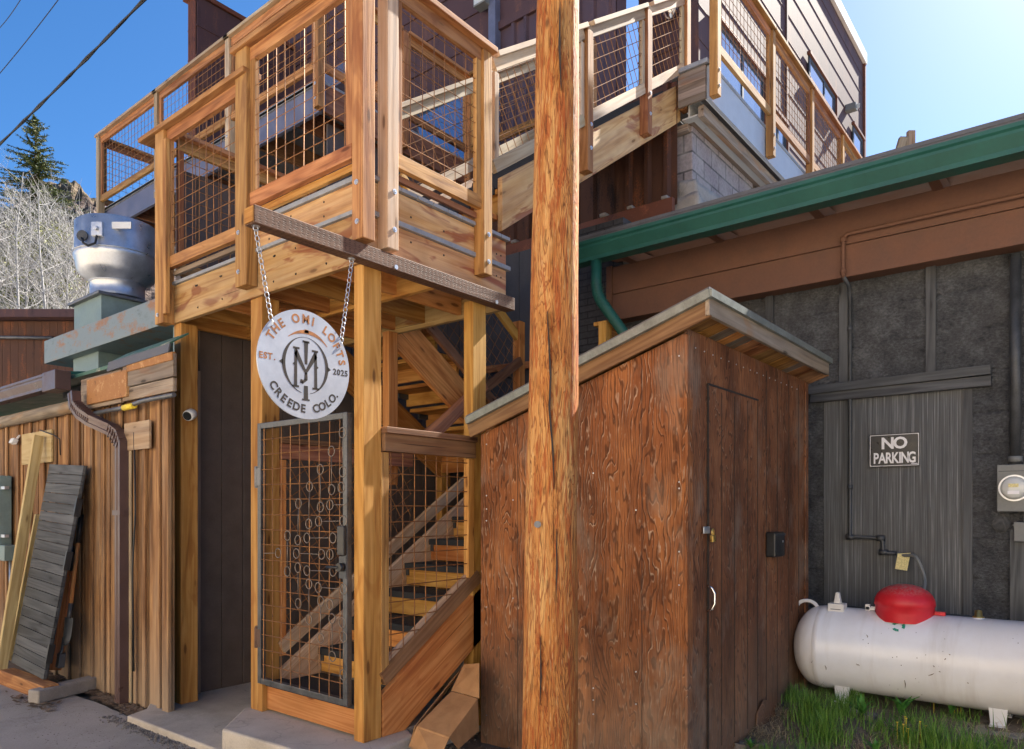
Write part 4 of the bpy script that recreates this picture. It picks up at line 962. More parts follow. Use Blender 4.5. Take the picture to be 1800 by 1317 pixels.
# finely divided rough wall with relief, opening for the door
def rough_wall(x,ya,yb,za,zb_,st=.028,amp=.010):
    ny=max(2,int((yb-ya)/st));nz=max(2,int((zb_-za)/st));vs=[];fs=[]
    for i in range(ny+1):
        for j in range(nz+1):
            y=ya+(yb-ya)*i/ny;z=za+(zb_-za)*j/nz
            h=noise.noise(V(3,y*5,z*13))*amp+noise.noise(V(9,y*19,z*26))*amp*1.0+noise.noise(V(2,y*34,z*40))*amp*.9
            zz=z+.02*noise.noise(V(0,y*1.7,1)); fr=(zz/.31)%1
            if (fr<.1 or fr>.93) and noise.noise(V(5,y*2,z*2))>-.15: h+=0
            edge=min(i,ny-i,j,nz-j)
            if edge==0: h=0
            vs.append(V(x+h,y,z))
    for i in range(ny):
        for j in range(nz): fs.append((i*(nz+1)+j,(i+1)*(nz+1)+j,(i+1)*(nz+1)+j+1,i*(nz+1)+j+1))
    return vs,fs
for a in ((xw,-3.2,.72,-.1,2.32),(xw,1.76,3.78,-.1,2.32),(xw,-3.2,3.78,2.32,3.35)):
    vs,fs=rough_wall(*a); m.add(vs,fs,None,.5,True)
m.box((xw+.04,-3.2,-.1),(xw+.25,.70,3.35)); m.box((xw+.04,1.78,-.1),(xw+.115,3.79,3.35)); m.box((xw+.04,.70,2.34),(xw+.25,1.78,3.35)); m.box((xw+.02,.68,-.1),(xw+.25,1.80,.6))
m.build('tarred_wall',W['tarred_plaster'],BR)
# vertical boards sunk in the wall
for (u,za,zb_) in ((1637,2.42,3.3),(1354,2.4,3.3),(1484,2.42,3.3)):
    y=PX(u,600,xw).y; MB().box((xw-.03,y-.035,za),(xw,y+.035,zb_)).build('wall_stud',W['charcoal_board'],BR,bevel=.004)
y=PX(1790,1000,xw).y; MB().box((xw-.03,y-.05,.2),(xw,y+.05,1.25)).build('wall_stud',W['charcoal_board'],BR,bevel=.004)
# door
m=MB()
m.box((xw+.0,.72,.60),(xw+.03,1.76,2.33))
D=m.build('boarded_door',W['ribbed_gray'],BR,bevel=.003)
MB().box((xw-.012,1.64,.6),(xw+.02,1.76,2.3)).build('door_jamb',W['ribbed_gray'],D); MB().box((xw-.012,.70,.6),(xw+.02,.76,2.3)).build('door_jamb',W['charcoal_board'],D)
MB().box((xw-.05,.66,.555),(xw+.02,1.8,.60)).build('door_sill',W['charcoal_board'],D,bevel=.004)
MB().bar((xw-.03,.58,2.345),(xw-.03,1.86,2.335),.05,.075).build('lintel_board',W['charcoal_board'],BR,bevel=.004)
MB().bar((xw-.045,.58,2.425),(xw-.045,1.90,2.40),.06,.07).build('lintel_board',W['charcoal_board'],BR,bevel=.004)
# brick and siding part further left
MB().box((6.52,3.76,-.1),(6.75,4.38,4.4)).build('brick_wall',W['painted_brick'],BR)
m=MB(); y=4.385
while y<6.2: m.box((6.60,y,-.1),(6.62,y+.194,4.38)); y+=.2
m.box((6.622,4.38,-.1),(6.75,6.2,4.38)); m.build('vertical_siding',W['deep_gray_siding'],BR,bevel=.003)
# wall handrail
m=MB().bar((6.50,3.95,2.99),(6.50,5.6,3.05),.045,.08); m.build('wall_handrail',W['red_cedar'],BR,bevel=.004)
for y in (4.5,5.3): MB().tube([(6.6,y,2.93),(6.54,y,2.93),(6.53,y,2.98)],.008,6).build('rail_bracket',W['black_plastic'],BR)
# brown eave beam (two boards) at x=6.2
MB().box((6.2,-3.2,3.26),(6.27,3.70,3.515)).build('eave_beam',W['brown_paint'],BR,bevel=.006)
MB().box((6.205,-3.2,3.522),(6.27,3.70,3.79)).build('eave_beam',W['brown_paint'],BR,bevel=.006)
MB().box((6.27,-3.2,3.27),(6.45,3.72,3.36)).build('soffit_block',W['brown_paint'],BR)
MB().box((6.19,3.70,3.24),(6.30,3.76,3.80)).build('corner_board',W['brown_paint'],BR)
# rafters and roof
for y in (-2.4,-1.6,-.8,.02,.86,1.70,2.55,3.42):
    MB().prism([V(5.83,y,3.78),V(6.6,y,3.78),V(6.6,y,3.93),V(5.83,y,3.86)],(0,.075,0)).build('rafter_tail',W['brown_paint'],BR,bevel=.003)
m=MB(); m.prism([V(5.80,-3.3,3.865),V(11.5,-3.3,4.5),V(11.5,-3.3,4.56),V(5.80,-3.3,3.93)],(0,7.13,0)); m.build('roof_deck',W['brown_paint'],BR)
m=MB(); m.prism([V(5.74,-3.32,3.94),V(11.6,-3.32,4.59),V(11.6,-3.32,4.61),V(5.74,-3.32,3.97)],(0,7.2,0)); m.build('roofing_sheet',W['gray_roof_edge'],BR)
m=MB(); m.box((5.745,-3.32,3.84),(5.765,3.89,3.962)); m.build('roof_edge_flashing',W['gray_roof_edge'],BR,bevel=.002)
# K-style gutter
def gutter(par,x,ya,yb,zt,mat,sc=1.0,name='gutter',slope=0):
    prof=[(0,0),(-.012,0),(-.012,-.02),(-.0,-.03),(-.0,-.045),(.035,-.10),(.035,-.125),(.13,-.125),(.13,0),(.125,0),(.125,-.12),(.04,-.12),(.04,-.10),(.006,-.045),(.006,-.012),(0,-.008)]
    m=MB(); m.prism([V(x+a*sc,ya,zt+b*sc) for a,b in prof],(0,yb-ya,slope)); return m.build(name,W[mat],par)
gt=gutter(BR,5.60,-3.3,3.84,3.855,'green_paint',1.35)
MB().box((5.595,3.842,3.69),(5.775,3.848,3.855)).build('gutter_end_cap',W['green_paint'],BR)
# green downspout
p0=V(5.70,3.57,3.69); 
m=MB(); pts=[p0,p0+V(0,0,-.16)]
a=V(5.70,3.57,3.50)
pts=[p0,p0+V(0,0,-.22),p0+V(.005,-.01,-.30),p0+V(.01,-.045,-.38),p0+V(.02,-.10,-.46),p0+V(.1,-.32,-.80),p0+V(.16,-.48,-1.06)]
r_=[.05]*len(pts); m.tube(pts,r_,14)
for k in range(9):
    f=k/8; q=(p0+V(0,0,-.20)).lerp(p0+V(.018,-.09,-.44),f)+V(-.004,.012*math.sin(f*math.pi),0); m.tube([q+V(0,.0,.006),q,q+V(0,-.002,-.006)],[.05,.0545,.05],14,True,False)
m.build('downspout',W['green_paint'],BR)
# ================================================================ pipes, meter, sign on the wall
m=MB(); xb=6.17
P0=V(xb,PX(1800,357,xb).y-2,PX(1800,357,xb).z); pA=PX(1482,413,xb); pB=PX(1480,492,xb); P0.z=pA.z+.0
pA2=V(xb,pA.y,pA.z)
m.tube([V(xb,P0.y,pA.z),V(xb,pA.y+-.03,pA.z),V(xb,pA.y,pA.z-.03),V(xb,pA.y,3.28),V(xb+.02,pA.y,3.25)],.016,10); 
for z in (pA.z-.04,3.30): m.tube([V(xb,pA.y,z+.02),V(xb,pA.y,z-.02)],.023,10)
GPn=m.build('gas_pipe',W['brown_paint']); lab(GPn,'thin gas pipe painted brown along the eave, dropping dark down the tarred wall','pipe')
xp=xw-.035; pC=PX(1494,505,xp);pD=PX(1499,944,xp);pE=PX(1548,945,xp);pF=PX(1552,962,xp);pG=PX(1578,960,xp)
m=MB(); m.tube([V(xb+.01,pA.y,3.26),V(xb+.1,pA.y-.02,3.2),V(xp,pC.y,3.13),V(xp,pC.y,pD.z+.02),V(xp,pC.y-.02,pD.z),V(xp,pE.y,pD.z-.005),V(xp,pE.y-.015,pD.z-.03),V(xp,pE.y-.015,pF.z-.03),V(xp,pE.y-.04,pF.z-.045),V(xp,pG.y,pF.z-.045)],.0165,10)
for q in (V(xp,pC.y,pD.z),V(xp,pE.y,pD.z-.005),V(xp,pE.y-.02,pF.z-.04)): m.tube([q+V(0,.03,0),q-V(0,.03,0)],.024,10)
for z in (1.6,2.4,2.9): m.tube([V(xp,pC.y,z),V(xp,pC.y,z-.04)],.021,10)
m.build('wall_run',W['dark_steel'],GPn)
HS=MB(); q=V(xp,pG.y,pF.z-.045); 
tc=V(5.72,.96,.665)
pts=[]
hp=[V(xp-.02,pG.y,pF.z-.045),V(xp-.05,pG.y-.06,pF.z-.06),V(xp-.1,PX(1612,985,6.3).y,1.05),V(6.25,PX(1628,1020,6.25).y,.86),V(6.1,.99,.74),V(5.9,.98,.66)]
for i in range(len(hp)-1):
    for k in range(5): pts.append(hp[i].lerp(hp[i+1],k/5))
pts.append(hp[-1])
for _ in range(3): pts=[pts[0]]+[(pts[i-1]+pts[i]*2+pts[i+1])/4 for i in range(1,len(pts)-1)]+[pts[-1]]
HS.tube(pts,.013,10); hs_=HS.build('gas_hose',W['gray_paint']); lab(hs_,'gray flexible gas hose curving from the wall pipe down behind the red dome','hose')
q=hp[0]+V(-.03,-.03,0); m=MB().prism([q+V(0,.02,0),q+V(0,-.07,.01),q+V(0,-.045,-.13),q+V(0,.04,-.12)],(-.002,0,0)); m.build('paper_tag',W['yellow_tag'],hs_)
m=MB(); 
# no parking sign
sa=PX(1528,769,xw-.02); y1_,y0_=sa.y,PX(1617,766,xw-.02).y; zt_,zb2=2.0,1.735
NP=MB().box((xw-.024,y0_,zb2),(xw-.02,y1_,zt_)).build('no_parking_sign',W['sign_black'],None,bevel=.001); lab(NP,'black and white NO PARKING sign on the gray boarded door','sign')
m=MB(); b_=.004
m.box((xw-.0255,y0_+.006,zt_-.012),(xw-.0242,y1_-.006,zt_-.008)); m.box((xw-.0255,y0_+.006,zb2+.008),(xw-.0242,y1_-.006,zb2+.012)); m.box((xw-.0255,y0_+.006,zb2+.012),(xw-.0242,y0_+.01,zt_-.012)); m.box((xw-.0255,y1_-.01,zb2+.012),(xw-.0242,y1_-.006,zt_-.012)); m.build('border',W['white_letter'],NP)
yc=(y0_+y1_)/2; m=MB()
for i,c in enumerate('NO'): put_text(m,c,.125,V(xw-.0255,yc+.045-i*.09-(.0),zt_-.118),-Y_,Z_,.004,1.0,.001)
m.build('lettering',W['white_letter'],NP)['label']='word NO'; m=MB()
wd={'P':.043,'A':.048,'R':.045,'K':.047,'I':.024,'N':.047,'G':.049}; tot=sum(wd[c] for c in 'PARKING'); a=yc+tot/2
for c in 'PARKING': put_text(m,c,.118,V(xw-.0255,a-wd[c]/2,zb2+.032),-Y_,Z_,.003,.66,.001); a-=wd[c]
m.build('lettering',W['white_letter'],NP)['label']='word PARKING'
MB().box((xw-.0255,y0_+.015,zb2+.018),(xw-.0242,y0_+.06,zb2+.024)).build('small_print',W['white_letter'],NP)
m=MB()
for yy in (y0_+.012,y1_-.012,): 
    for zz in (zb2+.012,zt_-.012): m.tube([V(xw-.024,yy,zz),V(xw-.029,yy,zz)],.005,8)
m.build('screws',W['galvanized'],NP)
# electric meter
xm=xw-.09; pm=PX(1783,858,xm)
EM=MB().box((xm,pm.y-.19,pm.z-.17),(xw-.0,pm.y+.105,pm.z+.17)).build('electric_meter',W['gray_paint'],None,bevel=.006); lab(EM,'gray electric meter box with round glass meter at the right edge of the wall','meter')
c=V(xm,pm.y,pm.z); m=MB().lathe([(0,-.075),(.06,-.075),(.078,-.06),(.082,-.02),(.082,0)],c,'x',32); m.build('meter_glass',W['clear_glass'],EM)
m=MB().lathe([(.083,-.015),(.095,-.015),(.095,0.0),(.083,0)],c,'x',32,False); m.build('meter_ring',W['galvanized'],EM)
m=MB().box((xm-.0785,pm.y-.03,pm.z+.005),(xm-.0765,pm.y+.03,pm.z+.03)); m.build('display',W['yellow_tag'],EM); MB().box((xm-.077,pm.y-.035,pm.z-.045),(xm-.0755,pm.y+.035,pm.z-.02)).build('meter_label',W['white_letter'],EM)
MB().box((xm-.004,pm.y-.18,pm.z+.12),(xm-.001,pm.y+.095,pm.z+.124)).build('cover_seam',W['dark_steel'],EM)
cy=PX(1785,600,xw-.05).y; m=MB().tube([V(xw-.05,cy,pm.z+.17),V(xw-.05,cy,3.24)],.036,16); CO=m.build('riser_conduit',W['dark_steel']); lab(CO,'dark steel conduit rising from the electric meter to the eave','conduit')
for z in (pm.z+.19,): MB().tube([V(xw-.05,cy,z),V(xw-.05,cy,z+.04)],.044,16).build('coupling',W['gray_paint'],CO)
p=PX(1794,935,xw-.06); m=MB().box((xw-.08,p.y-.12,p.z-.07),(xw,p.y+.04,p.z+.07)); jb=m.build('junction_box',W['gray_paint'],None,bevel=.006); lab(jb,'small gray junction box on the wall below the electric meter','electrical box')
MB().box((xw-.085,p.y-.125,p.z+.045),(xw+.0,p.y+.045,p.z+.052)).build('box_lid',W['gray_paint'],jb)
MB().tube([V(xw-.05,p.y-.03,p.z+.07),V(xw-.05,p.y-.03,pm.z-.17)],.014,8).build('short_pipe',W['gray_paint'],jb)
m=MB().lathe([(0,-.01),(.05,-.008),(.06,.0)],PX(1760,921,xw-.01),'x',20); m.build('wall_patch',W['charcoal_board'],BR)
# ================================================================ propane tank
ax_=5.70; az=.375; rt=.30
TK=thing('propane_tank','white horizontal propane tank with red dome lid lying in front of the black wall','propane tank',(ax_,.6,.02))
yl=PX(1400,1150,ax_).y
print('tank left',yl, PX(1590,1080,ax_), PX(1468,1080,ax_))
prof=[]
for k in range(13):
    a=math.pi/2*k/12; prof.append((rt*math.sin(a)+.0001,yl-.0-.17*0+(-.19*(1-math.cos(a)))))
prof=[(max(.0001,rt*math.sin(math.pi/2*k/12)),yl-.19+.19*math.cos(math.pi/2*k/12)) for k in range(13)]
prof+=[(rt,yl-.195),(rt+.004,yl-.20),(rt+.004,yl-.235),(rt,yl-.24),(rt,yl-1.0),(rt,yl-1.8),(rt+.004,yl-1.805),(rt,yl-1.84)]
prof+=[(max(.0001,rt*math.sin(math.pi/2*(12-k)/12)),yl-2.03+.19-.19*math.cos(math.pi/2*(12-k)/12)-.0) for k in range(0,13)]
m=MB().lathe(prof,V(ax_,0,az),'y',72); m.build('shell',W['white_tank_paint'],TK)
dc=V(ax_-.02,PX(1591,1080,ax_).y,az+rt-.035)
prof=[(.0001,.235),(.05,.231),(.10,.217),(.14,.195),(.17,.165),(.188,.128),(.192,.09),(.186,.085),(.183,.04),(.18,-.02)]
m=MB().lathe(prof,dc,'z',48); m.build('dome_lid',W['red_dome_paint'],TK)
for s in (-1,1):
    m=MB().box(dc+V(-.02,s*.185,.035),dc+V(.02,s*.25,.06)); m.tube([dc+V(-.022,s*.21,.048),dc+V(-.026,s*.21,.048)],.008,8); m.build('lid_latch',W['red_dome_paint' if s<0 else 'white_tank_paint'],TK,bevel=.003)
m=MB().box(dc+V(-.02,.22,-.02),dc+V(.02,.25,.075)); m.build('latch_post',W['white_tank_paint'],TK,bevel=.003)
# lifting lug at the left end
q=V(ax_,yl-.10,az+rt-.03); pts=[q+V(0,.085*math.cos(a)+.0,.085*math.sin(a)) for a in [math.pi*k/10 for k in range(11)]]
m=MB().tube([q+V(0,.10,-.10)]+[q+V(0,.075*math.cos(math.pi*k/10)+.02,.055*math.sin(math.pi*k/10)+.005) for k in range(11)]+[q+V(0,-.07,-.02)],.014,10); m.build('lifting_lug',W['white_tank_paint'],TK)
# level gauge cover
q=V(ax_-.06,PX(1472,1085,ax_-.06).y,az+rt-.02); m=MB(); m.box(q+V(-.05,-.055,-.01),q+V(.05,.055,.055)); m.prism([q+V(-.02,-.028,.055),q+V(-.02,.022,.055),q+V(-.02,.008,.135),q+V(-.02,-.014,.135)],(.04,0,0)); m.build('gauge_cover',W['white_plastic'],TK,bevel=.005)
MB().box(q+V(-.0515,-.035,.012),q+V(-.0502,.035,.017)).build('cover_marking',W['dark_steel'],TK); 
q=V(ax_,PX(1720,1093,ax_).y,az+rt-.005); m=MB().lathe([(.0,.06),(.02,.055),(.024,.02),(.034,.015),(.034,-.01)],q,'z',16); m.build('relief_valve',W['brass'],TK); MB().lathe([(.0345,.008),(.042,0.0),(.042,-.02)],q,'z',16).build('valve_collar',W['white_tank_paint'],TK)
# legs
for v_ in (1485,1757):
    yy=PX(v_,1200,ax_-.1).y
    for s in (-1,1):
        m=MB().prism([V(ax_+s*.16-.012,yy-.05,az-.235),V(ax_+s*.16-.012,yy+.055,az-.235),V(ax_+s*.16-.012,yy+.042,.015),V(ax_+s*.16-.012,yy-.04,.015)],(.008,0,0)); m.box((ax_+s*.16-.04,yy-.05,.012),(ax_+s*.16+.04,yy+.05,.022)); m.build('leg',W['white_tank_paint'],TK,bevel=.002)
    PD=MB().box((ax_-.36,yy-.14,-.05),(ax_+.3,yy+.12,.012)).build('concrete_pad',W['pad_concrete'],None,bevel=.01); lab(PD,'flat concrete pad under the right leg of the white propane tank' if v_>1600 else 'concrete pad in the grass under the left leg of the white propane tank','pad')
sc_=MB()
for (u,v,du,dv) in ((1632,1188,10,-4),(1523,1116,2,5),(1505,1167,2,3),(1508,1168,2,3),(1590,1196,1,14),(1426,1165,3,-6),(1450,1170,2,8),(1700,1200,2,2),(1640,1170,2,3),(1660,1160,2,-3),(1650,1180,3,2),(1668,1150,2,2)):
    def onsh(u,v):
        d=ray(u,v); # ray against the horizontal cylinder
        A=d.x*d.x+d.z*d.z; B=2*(d.x*(-ax_)+d.z*(EYE-az)); Cc=ax_*ax_+(EYE-az)**2-(rt+.0015)**2; t_=(-B-math.sqrt(max(0,B*B-4*A*Cc)))/(2*A); return C0+d*t_
    sc_.tube([onsh(u,v),onsh(u+du*.5+1,v+dv*.5),onsh(u+du,v+dv)],[.0015,.003,.001],5,True,True)
sc_.build('paint_scratches',W['brown_hinge'],TK)
# green mark below the dome
m=MB()
for k in range(3):
    a0=.35+k*2.09
    for j in range(3):
        a=a0+j*.38;b2=a+.34
        def pp(rr,a): 
            yy=dc.y+.005+rr*math.cos(a); hh=.30-.255+0; th=R(118)-.0
            # wrap on shell: angle from +z towards -x
            ph=R(42)-rr*math.sin(a)/rt*1.0; return V(ax_-(rt+.0025)*math.sin(ph),yy,az+(rt+.0025)*math.cos(ph))
        m.prism([pp(.024,a),pp(.042,a),pp(.042,b2),pp(.024,b2)],(-.001,0,.001))
m.build('green_mark',W['green_mark'],TK)
# ================================================================ left building with barn siding
BL=thing('barn_sided_building','old low building with brown board and batten siding and patched eave','building',(4,8,-.2))
xl=2.68
m=MB(); y=5.47;k=0
random.seed(11)
while y<13:
    wd=random.uniform(.15,.23); xo=random.uniform(0,.012); zt2=2.30+random.uniform(-.02,.02); m.box((xl+xo,y,-.25),(xl+xo+.02,y+wd-.004,zt2)); y+=wd
m.build('board_siding',W['barn_siding'],BL,bevel=.002)
m=MB(); 
for y in (5.62,5.86,6.02,6.30,6.62,6.86,7.15,7.4,7.7,8.0,8.35,8.7,9.05,9.4,9.8,10.2): m.box((xl-.02,y,-.22),(xl-.001,y+.05,2.28))
m.build('battens',W['barn_siding'],BL,bevel=.003)
MB().box((xl+.05,5.75,-.3),(xl+.2,13,2.36)).build('inner_wall',W['dark_siding_paint'],BL)
m=MB().box((xl-.03,5.46,-.25),(xl-.0,5.56,2.3)); m.build('corner_board',W['barn_siding'],BL,bevel=.004)
m=MB().box((xl-.035,6.08,-.25),(xl-.021,6.26,2.05)); m.build('bleached_board',W['weathered_pine'],BL,bevel=.003)
# side wall facing the stairs: dark grooved siding
m=MB(); x=3.10
while x<6.6: m.box((x,5.84,-.2),(x+.194,5.86,4.2)); x+=.2
m.box((2.95,5.862,-.2),(6.6,5.95,4.2)); m.build('grooved_side_wall',W['dark_siding_paint'],BL,bevel=.003)
MB().box((3.0,5.80,-.2),(3.09,5.862,2.55)).build('weathered_corner_board',W['old_gray_board'],BL,bevel=.004)
MB().box((2.7,5.862,-.2),(3.0,5.90,2.6)).build('side_return',W['old_gray_board'],BL)
# patched boards
def patch(u0,v0,u1,v1,x,mat,name,par=BL,th=.02):
    a=PX(u0,v0,x);b=PX(u1,v1,x); return MB().box((x,b.y,b.z),(x+th,a.y,a.z)).build(name,W[mat],par,bevel=.003)
patch(38,764,90,812,xl-.045,'raw_lumber','plywood_patch'); patch(218,745,262,788,xl-.045,'weathered_pine','patch_board')
# eave fascia boards right of the downspout
xf=2.60
def fas(u0,u1,vt0,vb0,mat,name,x=xf,th=.03):
    a=PX(u0,vt0,x);b=PX(u0,vb0,x);c=PX(u1,vb0,x)
    return MB().box((x,c.y,b.z),(x+th,a.y,a.z)).build(name,W[mat],BL,bevel=.005)
fas(142,212,668,722,'old_gray_board','fascia_board',x=2.615); fas(152,222,668,712,'osb','chipboard_patch',x=2.59)
fas(215,304,645,682,'old_gray_board','fascia_board'); fas(215,304,684,706,'old_gray_board','fascia_board',x=2.61); fas(222,302,640,654,'osb','chipboard_strip',x=2.592)
MB().tube([PX(165,727,2.62),PX(222,716,2.60),PX(250,705,2.60),PX(306,694,2.60)],.018,8).build('eave_pipe',W['dull_steel'],BL); MB().tube([PX(218,717,2.60),PX(236,713,2.60)],.025,8).build('yellow_coupling',W['yellow_petal'],BL)
# green membrane flap
a=PX(195,620,2.62);b=PX(303,578,2.62)+V(0,.1,0);
m=MB().prism([V(2.60,a.y,2.60),V(2.60,b.y-.1,2.62),V(2.745,b.y-.1,2.72),V(2.745,a.y,2.70)],(0,0,.015)); m.build('torn_membrane',W['torn_green_membrane'],BL)
m=MB().prism([V(2.585,a.y,2.54),V(2.585,b.y-.1,2.56),V(2.60,b.y-.1,2.63),V(2.60,a.y,2.62)],(.01,0,0)); m.build('membrane_lip',W['gray_roof_edge'],BL)
# roof : green sheet, rising gently
g0=PX(103,667,2.6)
m=MB().prism([V(2.56,7.35,g0.z+.03),V(2.56,13,g0.z+.03),V(7.0,13,g0.z+.75),V(7.0,5.95,g0.z+.75),V(3.0,5.95,g0.z+.10),V(3.0,7.35,g0.z+.09)],(0,0,.03)); m.build('roof_sheet',W['green_paint'],BL)
MB().prism([V(2.62,5.9,g0.z-.02),V(2.62,7.35,g0.z-.02),V(3.1,7.35,g0.z+.07),V(3.1,5.9,g0.z+.07)],(0,0,.03)).build('roof_sheet',W['torn_green_membrane'],BL)
# log fascia and gutter at left
a=PX(0,745,2.62); m=MB(); pts=[V(2.64+.01*noise.noise(V(k,0,0)),7.05+k*.3,2.33+.012*noise.noise(V(k*2,1,0))) for k in range(20)]; m.tube(pts,[.06+.006*noise.noise(V(k*1.7,4,0)) for k in range(20)],12); m.build('eave_log',W['old_gray_board'],BL)
gl=gutter(BL,2.46,7.33,13,g0.z+.02,'brown_trim_metal',1.0)
MB().box((2.455,7.325,g0.z-.11),(2.60,7.33,g0.z+.02)).build('gutter_end_cap',W['brown_trim_metal'],BL)
# brown downspout
def rect_pipe(m,pts,w_,d_):
    for i in range(len(pts)-1):
        m.bar(pts[i],pts[i+1],d_,w_,(0,1,0.001))
a=PX(118,668,2.50)
m=MB(); m.box((2.45,7.10,g0.z-.14),(2.58,7.40,g0.z+.03)); m.build('leader_box',W['brown_trim_metal'],BL,bevel=.004)
pts=[PX(130,690,2.52),PX(132,712,2.52),PX(143,727,2.53),PX(160,739,2.55),PX(196,755,2.60),PX(208,764,2.61),PX(214,780,2.61)]
pts=[V(p.x,p.y,p.z) for p in pts]; yb_=PX(214,1000,2.61).y; pts[-1].y=yb_; pts.append(V(2.61,yb_,-.17))
m=MB()
vs=[];fs=[];hw,hd=.048,.036
for i,p in enumerate(pts):
    t=((pts[i+1]-p).normalized() if i==0 else (p-pts[i-1]).normalized() if i==len(pts)-1 else ((pts[i+1]-p).normalized()+(p-pts[i-1]).normalized()).normalized())
    n1=X_; n2=t.cross(n1).normalized(); n1=n2.cross(t).normalized()
    cs=[(-hd,-hw),(-hd,-hw*.4),(-hd*.82,-hw*.3),(-hd*.82,hw*.3),(-hd,hw*.4),(-hd,hw),(hd,hw),(hd,-hw)]
    vs+=[p+n1*a_+n2*b_ for a_,b_ in cs]
for i in range(len(pts)-1):
    for k in range(8): fs.append((i*8+k,i*8+(k+1)%8,(i+1)*8+(k+1)%8,(i+1)*8+k))
m.add(vs,fs); 
m.build('downspout',W['brown_trim_metal'],BL)
m=MB()
for k in range(10):
    f=k/9; q=pts[1].lerp(pts[3],f); m.obox(q,(.075,.10,.006),(X_,(pts[3]-pts[1]).normalized().cross(X_),(pts[3]-pts[1]).normalized()))
m.build('elbow_rib',W['brown_trim_metal'],BL); m=MB()
for k in range(6):
    f=k/5; q=pts[4].lerp(pts[6],f); m.obox(q,(.078,.102,.006),(X_,(pts[6]-pts[4]).normalized().cross(X_),(pts[6]-pts[4]).normalized()))
m.build('elbow_rib',W['brown_trim_metal'],BL)
MB().box((2.565,yb_-.07,1.35),(2.60,yb_+.07,1.39)).build('pipe_strap',W['brown_trim_metal'],BL)
# small flood light under the eave
p=PX(24,776,2.62); m=MB(); m.obox(p,(.05,.10,.055),(V(.9,0,-.4),Y_,V(.4,0,.9))); m.tube([p+V(.03,0,.03),p+V(.06,0,.07)],.012,8); fl=m.build('eave_light',W['white_plastic'],BL,bevel=.006)
m=MB(); q0=PX(55,760,2.62);
pts=[PX(70,756,2.6),PX(95,765,2.6),PX(105,772,2.6),PX(106,800,2.62)]
m.tube(pts,.006,6); m.build('loose_wire',W['cable_rubber'],BL)
m=MB().tube([PX(236,760,2.64),PX(238,900,2.64),PX(233,1000,2.64),PX(235,1180,2.64)],.008,6); m.build('loose_wire',W['cable_rubber'],BL)
# electrical boxes at the left edge
p=PX(3,880,2.60); y_=PX(5,880,2.58).y
eb=MB().box((2.55,y_,1.0),(2.66,y_+.5,1.75)).build('panel_box',W['duct_paint'],None,bevel=.006); lab(eb,'tall blue gray electrical panel cut by the left edge of the picture','electrical box')
m=MB(); 
for z in (1.62,1.12): m.box((2.56,y_-.12,z-.015),(2.60,y_,z+.015))
m.build('mounting_arm',W['galvanized'],eb)
p=PX(14,972,2.58); eb2=MB().box((2.53,p.y-.06,p.z-.08),(2.65,p.y+.5,p.z+.08)).build('junction_box',W['duct_paint'],None,bevel=.006); lab(eb2,'small gray junction box with a conduit below, at the left edge','electrical box')
MB().tube([V(2.6,p.y,p.z-.08),V(2.6,p.y,.1)],.012,8).build('conduit',W['galvanized'],eb2)
# ================================================================ duct housing and exhaust fan on that roof
DH=thing('roof_duct','long gray green duct housing with rust scrapes on the low roof','duct',(3.3,7.5,2.8))
m=MB().box((3.1,5.98,3.05),(3.75,9.3,3.31)); m.build('duct_body',W['scraped_duct_paint'],DH,bevel=.006)
for y in (8.2,8.5): pass
m=MB().box((3.2,8.1,2.6),(3.6,8.75,3.05)); m.build('duct_leg',W['duct_paint'],DH,bevel=.004)
m=MB().box((3.2,6.1,2.6),(3.6,6.5,3.05)); m.build('duct_leg',W['duct_paint'],DH,bevel=.004)
m=MB(); lump(m,(3.12,8.0,2.6),(3.66,8.85,2.72),.03,8,5); m.build('roof_sealant',W['gray_roof_edge'],DH)
fc=PT(207,470,8.0); fx,fy=fc.x,fc.y
EF=thing('exhaust_fan','round galvanized kitchen exhaust fan on a square curb above the duct','exhaust fan',(fx,fy,3.5))
def zz_(v,t=8.0): return EYE+(HP-v)/F*t
s_=8.0/F
prof=[(.0001,zz_(398)-.0),(62*s_,zz_(400)),(66*s_,zz_(403)),(66*s_,zz_(452)),(68*s_,zz_(455)),(68*s_,zz_(462)),(66*s_,zz_(466)),(63*s_,zz_(482)),(57*s_,zz_(492)),(46*s_,zz_(500)),(43*s_,zz_(503)),(43*s_,zz_(524)),(48*s_,zz_(528))]
m=MB().lathe(prof,V(fx,fy,0),'z',56); m.build('housing',W['galvanized'],EF)
m=MB()
for v in (455,502): 
    r__=69*s_ if v==455 else 44*s_; m.lathe([(r__-.01,zz_(v)+.006),(r__+.003,zz_(v)+.004),(r__+.003,zz_(v)-.006),(r__-.01,zz_(v)-.008)],V(fx,fy,0),'z',56)
m.build('seam_band',W['galvanized'],EF)
q=V(fx,fy,0)-FW*(66*s_)+RT*(-22*s_); q.z=zz_(440); m=MB().tube([q,q-FW*.02],9*s_,16); m.build('cable_gland',W['dark_steel'],EF)
q2=V(fx,fy,0)-FW*(66*s_)+RT*(3*s_); q2.z=zz_(429); m=MB().obox(q2,(.06,.12,.15),(FW,RT,UP)); m.tube([q2-FW*.03,q2-FW*.06],.022,12); m.build('switch_box',W['galvanized'],EF,bevel=.006)
q3=q2+RT*(-1*s_); m=MB().tube([q-FW*.03+UP*-.03,q-FW*.08+UP*-.10+RT*.05,q-FW*.08+UP*-.13+RT*.10,q2-FW*.05+UP*-.16,q2-FW*.02+UP*-.07],.012,8); m.build('cable_loop',W['cable_rubber'],EF)
m=MB().obox(V(fx,fy,0)-FW*(60*s_)+RT*(38*s_)+UP*zz_(420),(.02,.22,.07),(FW,RT,UP)); m.build('rating_plate',W['white_plastic'],EF)
